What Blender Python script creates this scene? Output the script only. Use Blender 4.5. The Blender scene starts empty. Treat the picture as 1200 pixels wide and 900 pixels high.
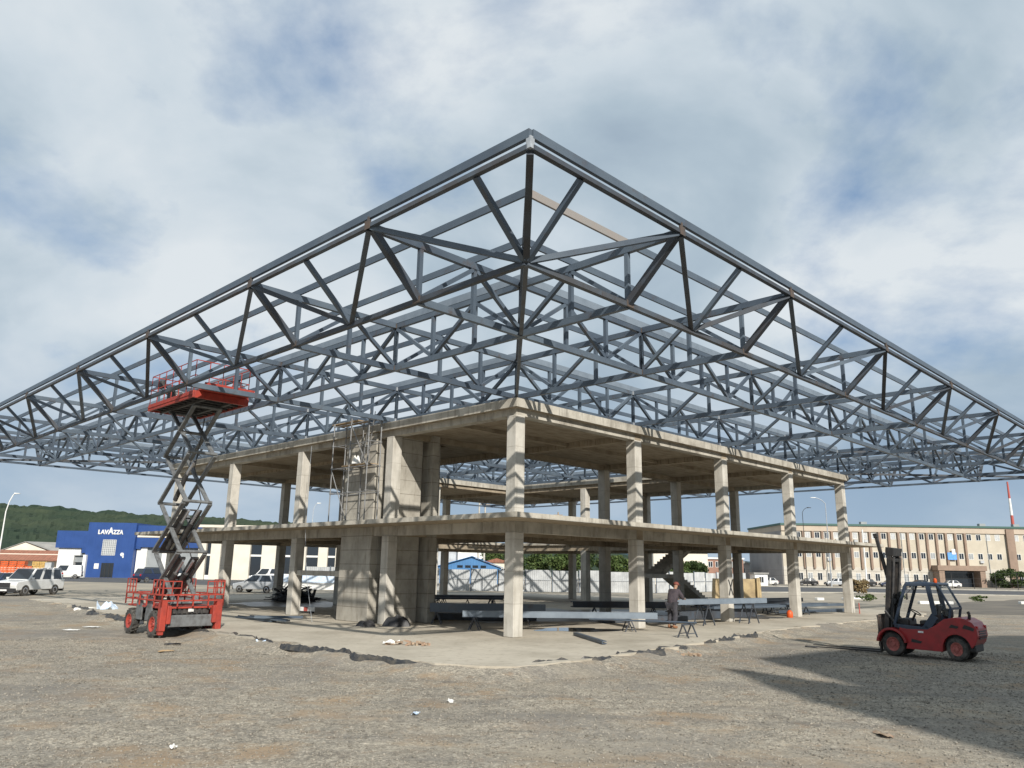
import bpy, bmesh, math, random
import numpy as np
from mathutils import Vector, Matrix, noise as mnoise

random.seed(7); rng = np.random.default_rng(7)
R = math.radians
S = bpy.context.scene
COL = S.collection
G = -0.07            # level of the land beyond; the concrete floor is 0
GN = -0.25           # level of the gravel yard in front of the floor
def nr(x, y): return ((x+0.364)*1.104-0.364, (y+29.23)*1.104-29.23)

# ------------------------------------------------------------------ camera
cam = bpy.data.cameras.new('camera'); camo = bpy.data.objects.new('camera', cam); COL.objects.link(camo)
yaw, pit, rol = -0.006244, 0.234823, 0.016053
fw = Vector((-math.sin(yaw)*math.cos(pit), math.cos(yaw)*math.cos(pit), math.sin(pit)))
rt = Vector((math.cos(yaw), math.sin(yaw), 0)); up = rt.cross(fw)
r2 = rt*math.cos(rol) + up*math.sin(rol); u2 = -rt*math.sin(rol) + up*math.cos(rol)
camo.matrix_world = Matrix(((r2.x, u2.x, -fw.x, -0.364), (r2.y, u2.y, -fw.y, -29.23), (r2.z, u2.z, -fw.z, 2.4), (0, 0, 0, 1)))
cam.sensor_width = 36; cam.lens = 27.138; cam.clip_end = 6000; cam.clip_start = 0.1
S.camera = camo

# ------------------------------------------------------------------ sun, sky, exposure
SUN_EL = R(32); SX, SY = 0.285, -0.958
sl = bpy.data.lights.new('sun', 'SUN'); sl.energy = 4.7; sl.angle = R(0.6); sl.color = (1, 0.945, 0.86)
so = bpy.data.objects.new('sun', sl); COL.objects.link(so)
sd = Vector((SX*math.cos(SUN_EL), SY*math.cos(SUN_EL), math.sin(SUN_EL)))
so.rotation_euler = sd.to_track_quat('Z', 'Y').to_euler(); so.location = (20, -60, 80)
S.view_settings.view_transform = 'Standard'; S.view_settings.look = 'None'
S.view_settings.exposure = 0.14; S.view_settings.gamma = 1; S.view_settings.use_curve_mapping = False
S.cycles.max_bounces = 6

W = bpy.data.worlds.new('World'); S.world = W; W.use_nodes = True
nt = W.node_tree; N = nt.nodes; Lk = nt.links
bg = N['Background']; bg.inputs['Strength'].default_value = 0.088
def node(tree, t, **k):
    n = tree.nodes.new(t)
    for a, b in k.items():
        if a.startswith('i_'): n.inputs[a[2:].replace('_', ' ')].default_value = b
        else: setattr(n, a, b)
    return n
def mathn(tree, op, a, b=None, c=None, clamp=False):
    n = tree.nodes.new('ShaderNodeMath'); n.operation = op; n.use_clamp = clamp
    for i, v in enumerate((a, b, c)):
        if v is None: continue
        if hasattr(v, 'links'): tree.links.new(v, n.inputs[i])
        else: n.inputs[i].default_value = v
    return n.outputs[0]
def ramp(tree, fac, stops):
    n = tree.nodes.new('ShaderNodeValToRGB'); e = n.color_ramp.elements
    while len(e) < len(stops): e.new(0.5)
    for q, (p, c) in zip(e, stops):
        q.position = p; q.color = (c[0], c[1], c[2], 1) if isinstance(c, (tuple, list)) else (c, c, c, 1)
    tree.links.new(fac, n.inputs[0]); return n.outputs[0]
def mixc(tree, fac, a, b, blend='MIX'):
    n = tree.nodes.new('ShaderNodeMix'); n.data_type = 'RGBA'; n.blend_type = blend
    for s, v in ((n.inputs[0], fac), (n.inputs[6], a), (n.inputs[7], b)):
        if hasattr(v, 'links'): tree.links.new(v, s)
        elif isinstance(v, (tuple, list)): s.default_value = (v[0], v[1], v[2], 1)
        else: s.default_value = v
    return n.outputs[2]

sky = node(nt, 'ShaderNodeTexSky', sky_type='NISHITA', sun_disc=False)
sky.sun_elevation = SUN_EL; sky.sun_rotation = math.atan2(SX, SY); sky.air_density = 1.0; sky.dust_density = 0.6; sky.ozone_density = 1.5
tc = node(nt, 'ShaderNodeTexCoord'); sep = node(nt, 'ShaderNodeSeparateXYZ'); Lk.new(tc.outputs['Generated'], sep.inputs[0])
zc = mathn(nt, 'ADD', mathn(nt, 'MAXIMUM', sep.outputs[2], 0.0), 0.42)
cx = mathn(nt, 'DIVIDE', sep.outputs[0], zc); cy = mathn(nt, 'DIVIDE', sep.outputs[1], zc)
cv = node(nt, 'ShaderNodeCombineXYZ'); Lk.new(cx, cv.inputs[0]); Lk.new(cy, cv.inputs[1])
def cloud_noise(scale, detail, rough, off, dist=0.0):
    m = node(nt, 'ShaderNodeMapping'); m.inputs['Location'].default_value = off; Lk.new(cv.outputs[0], m.inputs[0])
    n = node(nt, 'ShaderNodeTexNoise'); n.inputs['Scale'].default_value = scale; n.inputs['Detail'].default_value = detail
    n.inputs['Roughness'].default_value = rough; n.inputs['Distortion'].default_value = dist
    Lk.new(m.outputs[0], n.inputs['Vector']); return n.outputs[0]
n1 = cloud_noise(1.9, 10, 0.56, (13.9, 6.9, 3.6), 0.15)
n2 = cloud_noise(1.7, 7, 0.52, (15.9, 4.4, 4.8), 0.3)
cover = ramp(nt, n1, [(0.28, 0.0), (0.45, 1.0)])
bright = ramp(nt, n2, [(0.30, (3.1, 4.0, 5.0)), (0.44, (4.7, 5.7, 6.5)), (0.54, (6.5, 7.3, 7.9)), (0.64, (7.9, 8.4, 8.7))])
blue = mixc(nt, 0.55, sky.outputs[0], (1.7, 3.5, 6.4))
body = mixc(nt, mathn(nt, 'MULTIPLY', cover, 0.95), blue, bright)
# the low band of air over the land, smooth and grey blue
low = ramp(nt, sep.outputs[2], [(0.0, 1.0), (0.10, 0.9), (0.26, 0.0)])
lowcol = ramp(nt, sep.outputs[2], [(0.0, (4.0, 5.25, 6.6)), (0.12, (3.1, 4.35, 5.9))])
lm = mathn(nt, 'MULTIPLY', low, ramp(nt, n2, [(0.35, 0.95), (0.7, 0.6)]))
fin = mixc(nt, lm, body, lowcol)
Lk.new(fin, bg.inputs['Color'])

# ------------------------------------------------------------------ materials
MATS = {}
def mat(name, col, rough=0.6, metal=0.0, col2=None, scale=3.0, lo=0.4, hi=0.65, detail=6, bump=0.0, bscale=None, stretch=None,
        spec=0.5, extra=None, coat=0.0, alpha=None):
    m = bpy.data.materials.new(name); m.use_nodes = True; t = m.node_tree; p = t.nodes['Principled BSDF']
    p.inputs['Roughness'].default_value = rough; p.inputs['Metallic'].default_value = metal
    p.inputs['Specular IOR Level'].default_value = spec; p.inputs['Coat Weight'].default_value = coat
    c = node(t, 'ShaderNodeTexCoord').outputs['Object']
    vec = c
    if stretch:
        mp = node(t, 'ShaderNodeMapping'); mp.inputs['Scale'].default_value = stretch; t.links.new(c, mp.inputs[0]); vec = mp.outputs[0]
    out = col
    if col2 is not None:
        n = node(t, 'ShaderNodeTexNoise', i_Scale=scale, i_Detail=detail, i_Roughness=0.6); t.links.new(vec, n.inputs['Vector'])
        f = ramp(t, n.outputs[0], [(lo, 0.0), (hi, 1.0)]); out = mixc(t, f, col, col2)
    if extra: out = extra(t, c, out)
    if hasattr(out, 'links'): t.links.new(out, p.inputs['Base Color'])
    else: p.inputs['Base Color'].default_value = (*out, 1)
    if bump:
        n = node(t, 'ShaderNodeTexNoise', i_Scale=bscale or scale*4, i_Detail=5); t.links.new(c, n.inputs['Vector'])
        b = node(t, 'ShaderNodeBump', i_Strength=bump, i_Distance=0.02); t.links.new(n.outputs[0], b.inputs['Height'])
        t.links.new(b.outputs[0], p.inputs['Normal'])
    if alpha is not None: p.inputs['Alpha'].default_value = alpha
    MATS[name] = m; return m
def lines(axis, period, width, dark):
    """thin darker joints every period along one object axis (formwork boards, sheet joints)"""
    def f(t, c, out):
        s = node(t, 'ShaderNodeSeparateXYZ'); t.links.new(c, s.inputs[0])
        fr = mathn(t, 'FRACT', mathn(t, 'DIVIDE', s.outputs[axis], period))
        k = mathn(t, 'LESS_THAN', fr, width/period)
        nn = node(t, 'ShaderNodeTexNoise', i_Scale=2.0); t.links.new(c, nn.inputs['Vector'])
        k = mathn(t, 'MULTIPLY', k, nn.outputs[0])
        return mixc(t, k, out, dark)
    return f
def stains(zscale=0.25, amount=0.6, col=(0.13, 0.11, 0.085), nxt=None, lo=0.5):
    def f(t, c, out):
        mp = node(t, 'ShaderNodeMapping'); mp.inputs['Scale'].default_value = (2.2, 2.2, zscale); t.links.new(c, mp.inputs[0])
        n = node(t, 'ShaderNodeTexNoise', i_Scale=1.6, i_Detail=8, i_Roughness=0.65); t.links.new(mp.outputs[0], n.inputs['Vector'])
        k = mathn(t, 'MULTIPLY', ramp(t, n.outputs[0], [(lo, 0.0), (lo+0.22, 1.0)]), amount)
        out = mixc(t, k, out, col)
        return nxt(t, c, out) if nxt else out
    return f
def perisland(a, b, nxt=None):
    def f(t, c, out):
        g = node(t, 'ShaderNodeNewGeometry')
        return mixc(t, g.outputs['Random Per Island'], a, b)
    return f

def gravel_extra(t, c, out):
    v = node(t, 'ShaderNodeTexVoronoi', i_Scale=34.0); t.links.new(c, v.inputs['Vector'])
    s = node(t, 'ShaderNodeSeparateColor'); t.links.new(v.outputs['Color'], s.inputs[0])
    k = ramp(t, s.outputs[0], [(0.0, (0.58, 0.58, 0.58)), (0.5, (0.92, 0.92, 0.92)), (0.86, (1.15, 1.14, 1.12)), (1.0, (1.6, 1.57, 1.5))])
    out = mixc(t, 0.85, out, k, 'MULTIPLY')
    v2 = node(t, 'ShaderNodeTexVoronoi', i_Scale=13.0); t.links.new(c, v2.inputs['Vector'])
    s2 = node(t, 'ShaderNodeSeparateColor'); t.links.new(v2.outputs['Color'], s2.inputs[0])
    out = mixc(t, 0.8, out, ramp(t, s2.outputs[1], [(0.0, 0.62), (0.5, 0.95), (0.85, 1.08), (1.0, 1.35)]), 'MULTIPLY')
    def patch(out, scale, lo, hi, amt, col, rough=0.7, off=0.0, stretch=None):
        mp = node(t, 'ShaderNodeMapping'); mp.inputs['Location'].default_value = (off, off*0.7, 0); t.links.new(c, mp.inputs[0])
        if stretch: mp.inputs['Scale'].default_value = stretch; mp.inputs['Rotation'].default_value = (0, 0, off)
        n = node(t, 'ShaderNodeTexNoise', i_Scale=scale, i_Detail=9, i_Roughness=rough); t.links.new(mp.outputs[0], n.inputs['Vector'])
        return mixc(t, mathn(t, 'MULTIPLY', ramp(t, n.outputs[0], [(lo, 0.0), (hi, 1.0)]), amt), out, col)
    out = patch(out, 0.55, 0.52, 0.64, 0.75, (0.33, 0.235, 0.145), off=3.0)
    out = patch(out, 1.7, 0.58, 0.68, 0.6, (0.26, 0.17, 0.10), off=9.0)
    out = patch(out, 0.9, 0.60, 0.68, 0.7, (0.115, 0.10, 0.085), off=7.7)
    out = patch(out, 0.14, 0.46, 0.62, 0.6, (0.20, 0.19, 0.175), off=1.0)
    out = patch(out, 0.2, 0.50, 0.66, 0.55, (0.36, 0.315, 0.245), off=5.0)
    out = patch(out, 0.5, 0.50, 0.66, 0.55, (0.17, 0.16, 0.145), off=0.45, stretch=(0.16, 2.0, 1))
    return out
mat('gravel', (0.365, 0.33, 0.27), 0.95, col2=(0.275, 0.25, 0.208), scale=1.3, spec=0.15, extra=gravel_extra, bump=0.9, bscale=22)
mat('stones', (0.3, 0.28, 0.25), 0.9, spec=0.2, extra=perisland((0.16, 0.146, 0.122), (0.37, 0.338, 0.285)))
mat('dry_earth', (0.38, 0.335, 0.265), 0.95, col2=(0.27, 0.25, 0.215), scale=0.25, spec=0.1, bump=0.4, bscale=4)
mat('dark_gravel', (0.14, 0.13, 0.115), 0.95, col2=(0.20, 0.18, 0.15), scale=0.35, spec=0.1, bump=0.4, bscale=6)
mat('asphalt', (0.075, 0.078, 0.084), 0.85, col2=(0.11, 0.11, 0.11), scale=0.4, spec=0.3)
mat('road_kerb', (0.42, 0.40, 0.35), 0.9, col2=(0.3, 0.28, 0.24), scale=0.8)
mat('floor_concrete', (0.49, 0.445, 0.365), 0.82, col2=(0.345, 0.31, 0.25), scale=0.35, lo=0.42, hi=0.68, spec=0.3, bump=0.15, bscale=9,
    extra=stains(2.2, 0.55, (0.20, 0.16, 0.11), lo=0.52))
mat('concrete', (0.56, 0.535, 0.48), 0.88, col2=(0.44, 0.418, 0.37), scale=1.4, spec=0.25, bump=0.25, bscale=14,
    extra=stains(0.22, 0.5, (0.19, 0.165, 0.13), lines(2, 1.15, 0.022, (0.24, 0.21, 0.17))))
mat('concrete_boards', (0.44, 0.415, 0.36), 0.9, col2=(0.31, 0.29, 0.25), scale=1.1, spec=0.2, bump=0.3, bscale=10,
    extra=stains(0.5, 0.6, (0.15, 0.13, 0.105), lines(2, 0.62, 0.03, (0.09, 0.075, 0.06))))
mat('concrete_edge', (0.50, 0.472, 0.41), 0.9, col2=(0.33, 0.305, 0.258), scale=0.9, spec=0.2, bump=0.3, bscale=9,
    extra=stains(0.35, 0.65, (0.12, 0.105, 0.085), lo=0.49))
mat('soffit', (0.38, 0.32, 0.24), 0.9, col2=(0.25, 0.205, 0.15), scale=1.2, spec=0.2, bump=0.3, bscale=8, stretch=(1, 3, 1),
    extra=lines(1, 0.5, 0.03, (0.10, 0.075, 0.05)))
def rustspots(t, c, out):
    n = node(t, 'ShaderNodeTexNoise', i_Scale=1.7, i_Detail=10, i_Roughness=0.72); t.links.new(c, n.inputs['Vector'])
    k = mathn(t, 'MULTIPLY', ramp(t, n.outputs[0], [(0.56, 0.0), (0.68, 1.0)]), 0.6)
    oi = node(t, 'ShaderNodeObjectInfo'); out = mixc(t, 0.7, out, ramp(t, oi.outputs['Random'], [(0.0, (0.72, 0.74, 0.78)), (0.6, (1.0, 1.0, 1.0)), (1.0, (1.35, 1.32, 1.28))]), 'MULTIPLY')
    return mixc(t, k, out, (0.075, 0.05, 0.038))
mat('steel', (0.066, 0.088, 0.118), 0.42, col2=(0.092, 0.120, 0.152), scale=0.8, spec=0.5, extra=rustspots, bump=0.04, bscale=12)
mat('primer', (0.27, 0.255, 0.24), 0.7, col2=(0.28, 0.25, 0.23), scale=2)
mat('steel_rusty', (0.058, 0.060, 0.066), 0.55, col2=(0.072, 0.092, 0.118), scale=1.6, spec=0.4, extra=rustspots)
mat('rust', (0.105, 0.075, 0.058), 0.8, col2=(0.07, 0.065, 0.064), scale=6)
mat('galvanised', (0.50, 0.53, 0.56), 0.42, metal=0.35, col2=(0.35, 0.37, 0.39), scale=5)
mat('scaffold_tube', (0.27, 0.28, 0.29), 0.5, metal=0.3, col2=(0.20, 0.19, 0.18), scale=5)
mat('plate_light', (0.19, 0.23, 0.275), 0.45, col2=(0.15, 0.185, 0.225), scale=2)
mat('lift_red', (0.40, 0.052, 0.032), 0.55, col2=(0.27, 0.04, 0.03), scale=4, coat=0.05)
mat('lift_grey', (0.17, 0.18, 0.185), 0.5, col2=(0.10, 0.10, 0.10), scale=5, spec=0.5)
mat('lift_dark', (0.03, 0.03, 0.032), 0.6, col2=(0.07, 0.065, 0.06), scale=6)
mat('tyre', (0.034, 0.033, 0.031), 0.9, col2=(0.13, 0.12, 0.105), scale=6, lo=0.40, hi=0.70)
mat('fork_red', (0.36, 0.022, 0.024), 0.42, col2=(0.25, 0.022, 0.022), scale=3.0, coat=0.12, extra=stains(0.6, 0.45, (0.11, 0.05, 0.04), lo=0.55))
mat('fork_blue', (0.028, 0.045, 0.075), 0.45, col2=(0.045, 0.06, 0.085), scale=4)
mat('fork_black', (0.022, 0.020, 0.019), 0.5, col2=(0.06, 0.05, 0.042), scale=5, lo=0.5, hi=0.75)
mat('rim_red', (0.46, 0.14, 0.12), 0.65, col2=(0.27, 0.09, 0.07), scale=8)
mat('glass', (0.25, 0.3, 0.3), 0.05, spec=0.4, alpha=0.10)
mat('dark_glass', (0.018, 0.024, 0.032), 0.08, spec=0.8)
mat('car_white', (0.74, 0.75, 0.74), 0.3, coat=0.5, col2=(0.66, 0.66, 0.64), scale=1.5)
mat('car_silver', (0.50, 0.52, 0.54), 0.3, metal=0.4, coat=0.5)
mat('car_black', (0.022, 0.022, 0.024), 0.25, coat=0.6)
mat('car_blue', (0.018, 0.03, 0.075), 0.25, coat=0.6)
mat('trim_black', (0.025, 0.025, 0.026), 0.6)
mat('chrome', (0.6, 0.6, 0.62), 0.25, metal=0.8)
mat('lamp_glass', (0.75, 0.78, 0.8), 0.12, spec=0.7)
mat('tail_red', (0.45, 0.012, 0.012), 0.25)
mat('white_paint', (0.78, 0.78, 0.76), 0.6, col2=(0.66, 0.66, 0.63), scale=0.6)
mat('shop_blue', (0.028, 0.075, 0.25), 0.42, col2=(0.022, 0.062, 0.21), scale=0.5, extra=lines(0, 1.1, 0.03, (0.008, 0.035, 0.18)))
mat('panel_grey', (0.30, 0.32, 0.33), 0.5, col2=(0.25, 0.27, 0.28), scale=1)
mat('cream', (0.72, 0.67, 0.57), 0.8, col2=(0.64, 0.59, 0.50), scale=0.4)
mat('hotel_base', (0.54, 0.505, 0.44), 0.85, col2=(0.46, 0.43, 0.375), scale=0.4)
mat('hotel_cream', (0.53, 0.48, 0.39), 0.85, col2=(0.46, 0.415, 0.335), scale=0.35)
mat('hotel_pink', (0.50, 0.42, 0.335), 0.85, col2=(0.44, 0.37, 0.295), scale=0.4)
mat('hotel_brown', (0.29, 0.21, 0.16), 0.85, col2=(0.24, 0.175, 0.135), scale=0.8)
mat('hotel_grey', (0.33, 0.31, 0.30), 0.9, col2=(0.27, 0.255, 0.25), scale=0.3)
mat('green_trim', (0.05, 0.115, 0.10), 0.5)
mat('roof_tile', (0.30, 0.13, 0.085), 0.85, col2=(0.22, 0.10, 0.065), scale=1.5, extra=lines(0, 0.6, 0.1, (0.13, 0.06, 0.04)))
mat('roof_grey', (0.30, 0.29, 0.27), 0.7, col2=(0.24, 0.235, 0.22), scale=0.8)
mat('tin_blue', (0.06, 0.19, 0.40), 0.5, col2=(0.05, 0.16, 0.34), scale=0.7, extra=lines(0, 0.45, 0.06, (0.025, 0.10, 0.27)))
mat('tin_white', (0.50, 0.515, 0.52), 0.55, col2=(0.36, 0.37, 0.375), scale=0.9, extra=lines(0, 0.5, 0.05, (0.36, 0.38, 0.40)))
mat('brick_red', (0.30, 0.17, 0.125), 0.85, col2=(0.25, 0.14, 0.105), scale=1.2)
mat('crate_orange', (0.70, 0.13, 0.03), 0.5, col2=(0.5, 0.09, 0.025), scale=2)
mat('crate_yellow', (0.60, 0.40, 0.13), 0.6, col2=(0.45, 0.28, 0.08), scale=2)
mat('tarp_black', (0.018, 0.018, 0.02), 0.55, col2=(0.045, 0.045, 0.048), scale=5, bump=0.5, bscale=9)
mat('membrane', (0.03, 0.032, 0.036), 0.5, col2=(0.10, 0.09, 0.075), scale=5, bump=0.4, bscale=14)
mat('tarp_blue', (0.10, 0.30, 0.72), 0.5, col2=(0.14, 0.38, 0.8), scale=3)
mat('paper', (0.80, 0.80, 0.78), 0.7, col2=(0.62, 0.61, 0.57), scale=9)
mat('plastic_blue', (0.50, 0.64, 0.82), 0.35, col2=(0.70, 0.76, 0.84), scale=8)
mat('cardboard', (0.42, 0.30, 0.17), 0.9, col2=(0.34, 0.23, 0.13), scale=6)
mat('brick_rubble', (0.34, 0.22, 0.15), 0.9, col2=(0.36, 0.30, 0.22), scale=7)
mat('wood', (0.38, 0.28, 0.17), 0.85, col2=(0.26, 0.19, 0.12), scale=3, stretch=(1, 8, 8))
mat('sandstone', (0.44, 0.34, 0.19), 0.95, col2=(0.31, 0.235, 0.14), scale=1.6, bump=0.6, bscale=5)
mat('wet_concrete', (0.15, 0.138, 0.12), 0.34, col2=(0.085, 0.08, 0.072), scale=0.7, spec=0.5, extra=stains(2.2, 0.5, (0.2, 0.175, 0.135)))
mat('water', (0.045, 0.04, 0.032), 0.06, spec=0.6)
mat('leaf', (0.055, 0.09, 0.025), 0.7, spec=0.25, extra=perisland((0.035, 0.065, 0.016), (0.10, 0.135, 0.042)))
mat('leaf_dark', (0.035, 0.06, 0.02), 0.7, spec=0.25, extra=perisland((0.022, 0.045, 0.014), (0.06, 0.085, 0.028)))
mat('leaf_dry', (0.2, 0.15, 0.08), 0.8, spec=0.2, extra=perisland((0.15, 0.10, 0.05), (0.26, 0.21, 0.11)))
mat('bark', (0.11, 0.08, 0.055), 0.9)
mat('hillwood', (0.030, 0.048, 0.034), 0.95, col2=(0.058, 0.074, 0.046), scale=0.012, spec=0.05, detail=12, lo=0.42, hi=0.62)
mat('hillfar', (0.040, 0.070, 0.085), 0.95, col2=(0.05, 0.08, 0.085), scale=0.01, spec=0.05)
mat('mast_red', (0.42, 0.09, 0.07), 0.6)
mat('skin', (0.36, 0.21, 0.14), 0.6)
mat('cloth_grey', (0.075, 0.06, 0.07), 0.9, col2=(0.04, 0.034, 0.042), scale=8)
mat('cloth_dark', (0.035, 0.035, 0.045), 0.9, col2=(0.06, 0.058, 0.065), scale=8)
mat('cap_red', (0.20, 0.06, 0.045), 0.8)
mat('boot', (0.25, 0.12, 0.06), 0.7)
mat('gas_orange', (0.65, 0.10, 0.02), 0.5)
mat('caster_concrete', (0.42, 0.40, 0.37), 0.9, col2=(0.33, 0.315, 0.29), scale=0.5)

# ------------------------------------------------------------------ mesh builder
ZV = Vector((0, 0, 1))
class MB:
    def __init__(s): s.v = []; s.f = []
    def add(s, vs, fs):
        o = len(s.v); s.v += [tuple(x) for x in vs]; s.f += [tuple(i+o for i in f) for f in fs]; return s
    def box(s, x0, x1, y0, y1, z0, z1):
        return s.add([(x0,y0,z0),(x1,y0,z0),(x1,y1,z0),(x0,y1,z0),(x0,y0,z1),(x1,y0,z1),(x1,y1,z1),(x0,y1,z1)],
                     [(0,3,2,1),(4,5,6,7),(0,1,5,4),(1,2,6,5),(2,3,7,6),(3,0,4,7)])
    def cbox(s, c, d): return s.box(c[0]-d[0]/2, c[0]+d[0]/2, c[1]-d[1]/2, c[1]+d[1]/2, c[2]-d[2]/2, c[2]+d[2]/2)
    def bar(s, p, q, w, h=None, upv=ZV, w2=None, h2=None):
        p = Vector(p); q = Vector(q); h = h or w; w2 = w2 or w; h2 = h2 or h
        d = (q-p).normalized()
        if abs(d.dot(upv)) > 0.999: upv = Vector((1, 0, 0)) if abs(d.x) < 0.9 else Vector((0, 1, 0))
        sx = d.cross(upv).normalized(); sy = sx.cross(d)
        vs = []
        for c, a, b in ((p, w, h), (q, w2, h2)):
            for i, j in ((-1,-1),(1,-1),(1,1),(-1,1)): vs.append(c + sx*(a/2*i) + sy*(b/2*j))
        return s.add(vs, [(0,1,2,3),(7,6,5,4),(0,4,5,1),(1,5,6,2),(2,6,7,3),(3,7,4,0)])
    def tube(s, p, q, r, n=10, r2=None, cap=True):
        p = Vector(p); q = Vector(q); r2 = r if r2 is None else r2
        d = (q-p).normalized(); a = d.orthogonal().normalized(); b = d.cross(a)
        vs = []
        for c, rr in ((p, r), (q, r2)):
            for i in range(n):
                t = 2*math.pi*i/n; vs.append(c + a*(rr*math.cos(t)) + b*(rr*math.sin(t)))
        fs = [(i, (i+1) % n, n+(i+1) % n, n+i) for i in range(n)]
        if cap: fs += [tuple(range(n-1, -1, -1)), tuple(range(n, 2*n))]
        return s.add(vs, fs)
    def path(s, pts, r, n=8):
        for a, b in zip(pts, pts[1:]): s.tube(a, b, r, n)
        return s
    def prism(s, poly, origin, ux, uy, depth):
        """2D polygon (ccw seen from the depth side) in the plane ux, uy through origin, extruded by the vector depth"""
        o = Vector(origin); ux = Vector(ux); uy = Vector(uy); dv = Vector(depth); n = len(poly)
        a = [o + ux*x + uy*y for x, y in poly]
        fs = [tuple(range(n-1, -1, -1)), tuple(range(n, 2*n))] + [(i, (i+1) % n, n+(i+1) % n, n+i) for i in range(n)]
        return s.add(a + [x + dv for x in a], fs)
    def plan(s, poly, z0, z1): return s.prism(poly, (0, 0, z0), (1, 0, 0), (0, 1, 0), (0, 0, z1-z0))
    def lathe(s, prof, c, axis, n=20, cap=True):
        """prof: (radius, offset along axis)"""
        c = Vector(c); d = Vector(axis).normalized(); a = d.orthogonal().normalized(); b = d.cross(a); vs = []
        for r, h in prof:
            for i in range(n):
                t = 2*math.pi*i/n; vs.append(c + d*h + a*(r*math.cos(t)) + b*(r*math.sin(t)))
        m = len(prof); fs = []
        for k in range(m-1):
            for i in range(n): fs.append((k*n+i, k*n+(i+1) % n, (k+1)*n+(i+1) % n, (k+1)*n+i))
        if cap: fs += [tuple(range(n-1, -1, -1)), tuple((m-1)*n+i for i in range(n))]
        return s.add(vs, fs)
    def quad(s, a, b, c, d): return s.add([a, b, c, d], [(0, 1, 2, 3)])
    def slabquad(s, a, b, c, d, th):
        a, b, c, d = map(Vector, (a, b, c, d)); nrm = (b-a).cross(d-a).normalized()*th
        return s.add([a, b, c, d, a+nrm, b+nrm, c+nrm, d+nrm], [(3,2,1,0),(4,5,6,7),(0,1,5,4),(1,2,6,5),(2,3,7,6),(3,0,4,7)])
    def grid(s, fn, nu, nv):
        vs = [fn(i/nu, j/nv) for j in range(nv+1) for i in range(nu+1)]
        return s.add(vs, [(j*(nu+1)+i, j*(nu+1)+i+1, (j+1)*(nu+1)+i+1, (j+1)*(nu+1)+i) for j in range(nv) for i in range(nu)])
    def build(s, name, m, parent=None, smooth=False, bevel=0.0, seg=2):
        me = bpy.data.meshes.new(name); me.from_pydata(s.v, [], s.f)
        bm = bmesh.new(); bm.from_mesh(me); bmesh.ops.recalc_face_normals(bm, faces=bm.faces); bm.to_mesh(me); bm.free()
        me.materials.append(MATS[m] if isinstance(m, str) else m)
        if smooth:
            me.polygons.foreach_set('use_smooth', [True]*len(me.polygons))
            me.set_sharp_from_angle(angle=R(38))
        o = bpy.data.objects.new(name, me); COL.objects.link(o)
        if parent is not None: o.parent = parent
        if bevel:
            b = o.modifiers.new('bevel', 'BEVEL'); b.width = bevel; b.segments = seg; b.limit_method = 'ANGLE'; b.angle_limit = R(40)
        return o
def tag(o, label, cat, group=None):
    o['label'] = label; o['category'] = cat; o['kind'] = 'thing'
    if group: o['group'] = group
    return o
def thing(name, label, cat, loc=(0, 0, 0), rz=0.0, group=None):
    o = bpy.data.objects.new(name, None); COL.objects.link(o); o.location = loc; o.rotation_euler = (0, 0, rz); o.empty_display_size = 0.2
    return tag(o, label, cat, group)
def setting(o, kind='structure'): o['kind'] = kind; return o
def copy_tree(o, parent=None):
    c = o.copy(); COL.objects.link(c)
    if parent is not None: c.parent = parent
    for ch in list(o.children): copy_tree(ch, c)
    return c
CAMP = Vector((-0.364, -29.23, 2.4))

# ================================================================== SETTING
# ground: one sheet to the horizon, finer near the yard
def yard(x, y):
    """height of the gravel: gentle waves, wheel ruts, rising to the level of the land beyond"""
    d = math.hypot(x+0.36, y+29.23); t = min(1, max(0, (d-44)/14)); z = GN + (G-GN)*t*t*(3-2*t)
    if d > 46: return z
    k = 1-max(0, (d-36)/10) if d > 36 else 1
    q = Vector((x, y, 0)); z += k*(0.045*mnoise.noise(q*0.33) + 0.028*mnoise.noise(q*1.05) + 0.016*mnoise.noise(q*2.6))
    for c0, c1, c2, ph in ((-14.2, 0.10, 1.1, 0.0), (-16.6, -0.16, 0.8, 2.0), (-11.4, -0.05, 1.5, 4.0)):
        yc = c0 + c1*x + c2*math.sin(x*0.13+ph); e = abs(abs(y-yc)-0.85)
        z += k*(-0.035*math.exp(-(e/0.16)**2) + 0.018*math.exp(-((e-0.34)/0.14)**2))*(0.6+0.4*mnoise.noise(q*0.5))
    return z
def ring_ground():
    far = [-5000, -1500, -500, -200]; f2 = [200, 500, 1500, 5000]
    xs = far + list(range(-100, -30, 5)) + [-30+0.3*i for i in range(200)] + list(range(30, 101, 5)) + f2
    ys = far + [-100, -60, -40, -32] + [-26+0.22*i for i in range(150)] + list(range(8, 101, 4)) + f2
    return MB().grid(lambda u, v: (lambda x, y: (x, y, yard(x, y)))(xs[round(u*(len(xs)-1))], ys[round(v*(len(ys)-1))]), len(xs)-1, len(ys)-1)
setting(ring_ground().build('ground', 'gravel', smooth=True))
def sheet(name, m, pts, z, th=0.0):
    mb = MB()
    if th: mb.plan(pts, z, z+th)
    else: mb.add([(x, y, z) for x, y in pts], [tuple(range(len(pts)))])
    return setting(mb.build(name, m))
def rough_poly(pts, step=0.7, amp=0.22, seed=3):
    rr = random.Random(seed); out = []
    for (x0, y0), (x1, y1) in zip(pts, pts[1:]+pts[:1]):
        n = max(1, int(math.hypot(x1-x0, y1-y0)/step))
        if n > 60: n = 1
        for i in range(n):
            t = i/n; out.append((x0+(x1-x0)*t + rr.uniform(-amp, amp), y0+(y1-y0)*t + rr.uniform(-amp, amp)))
    return out
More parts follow.
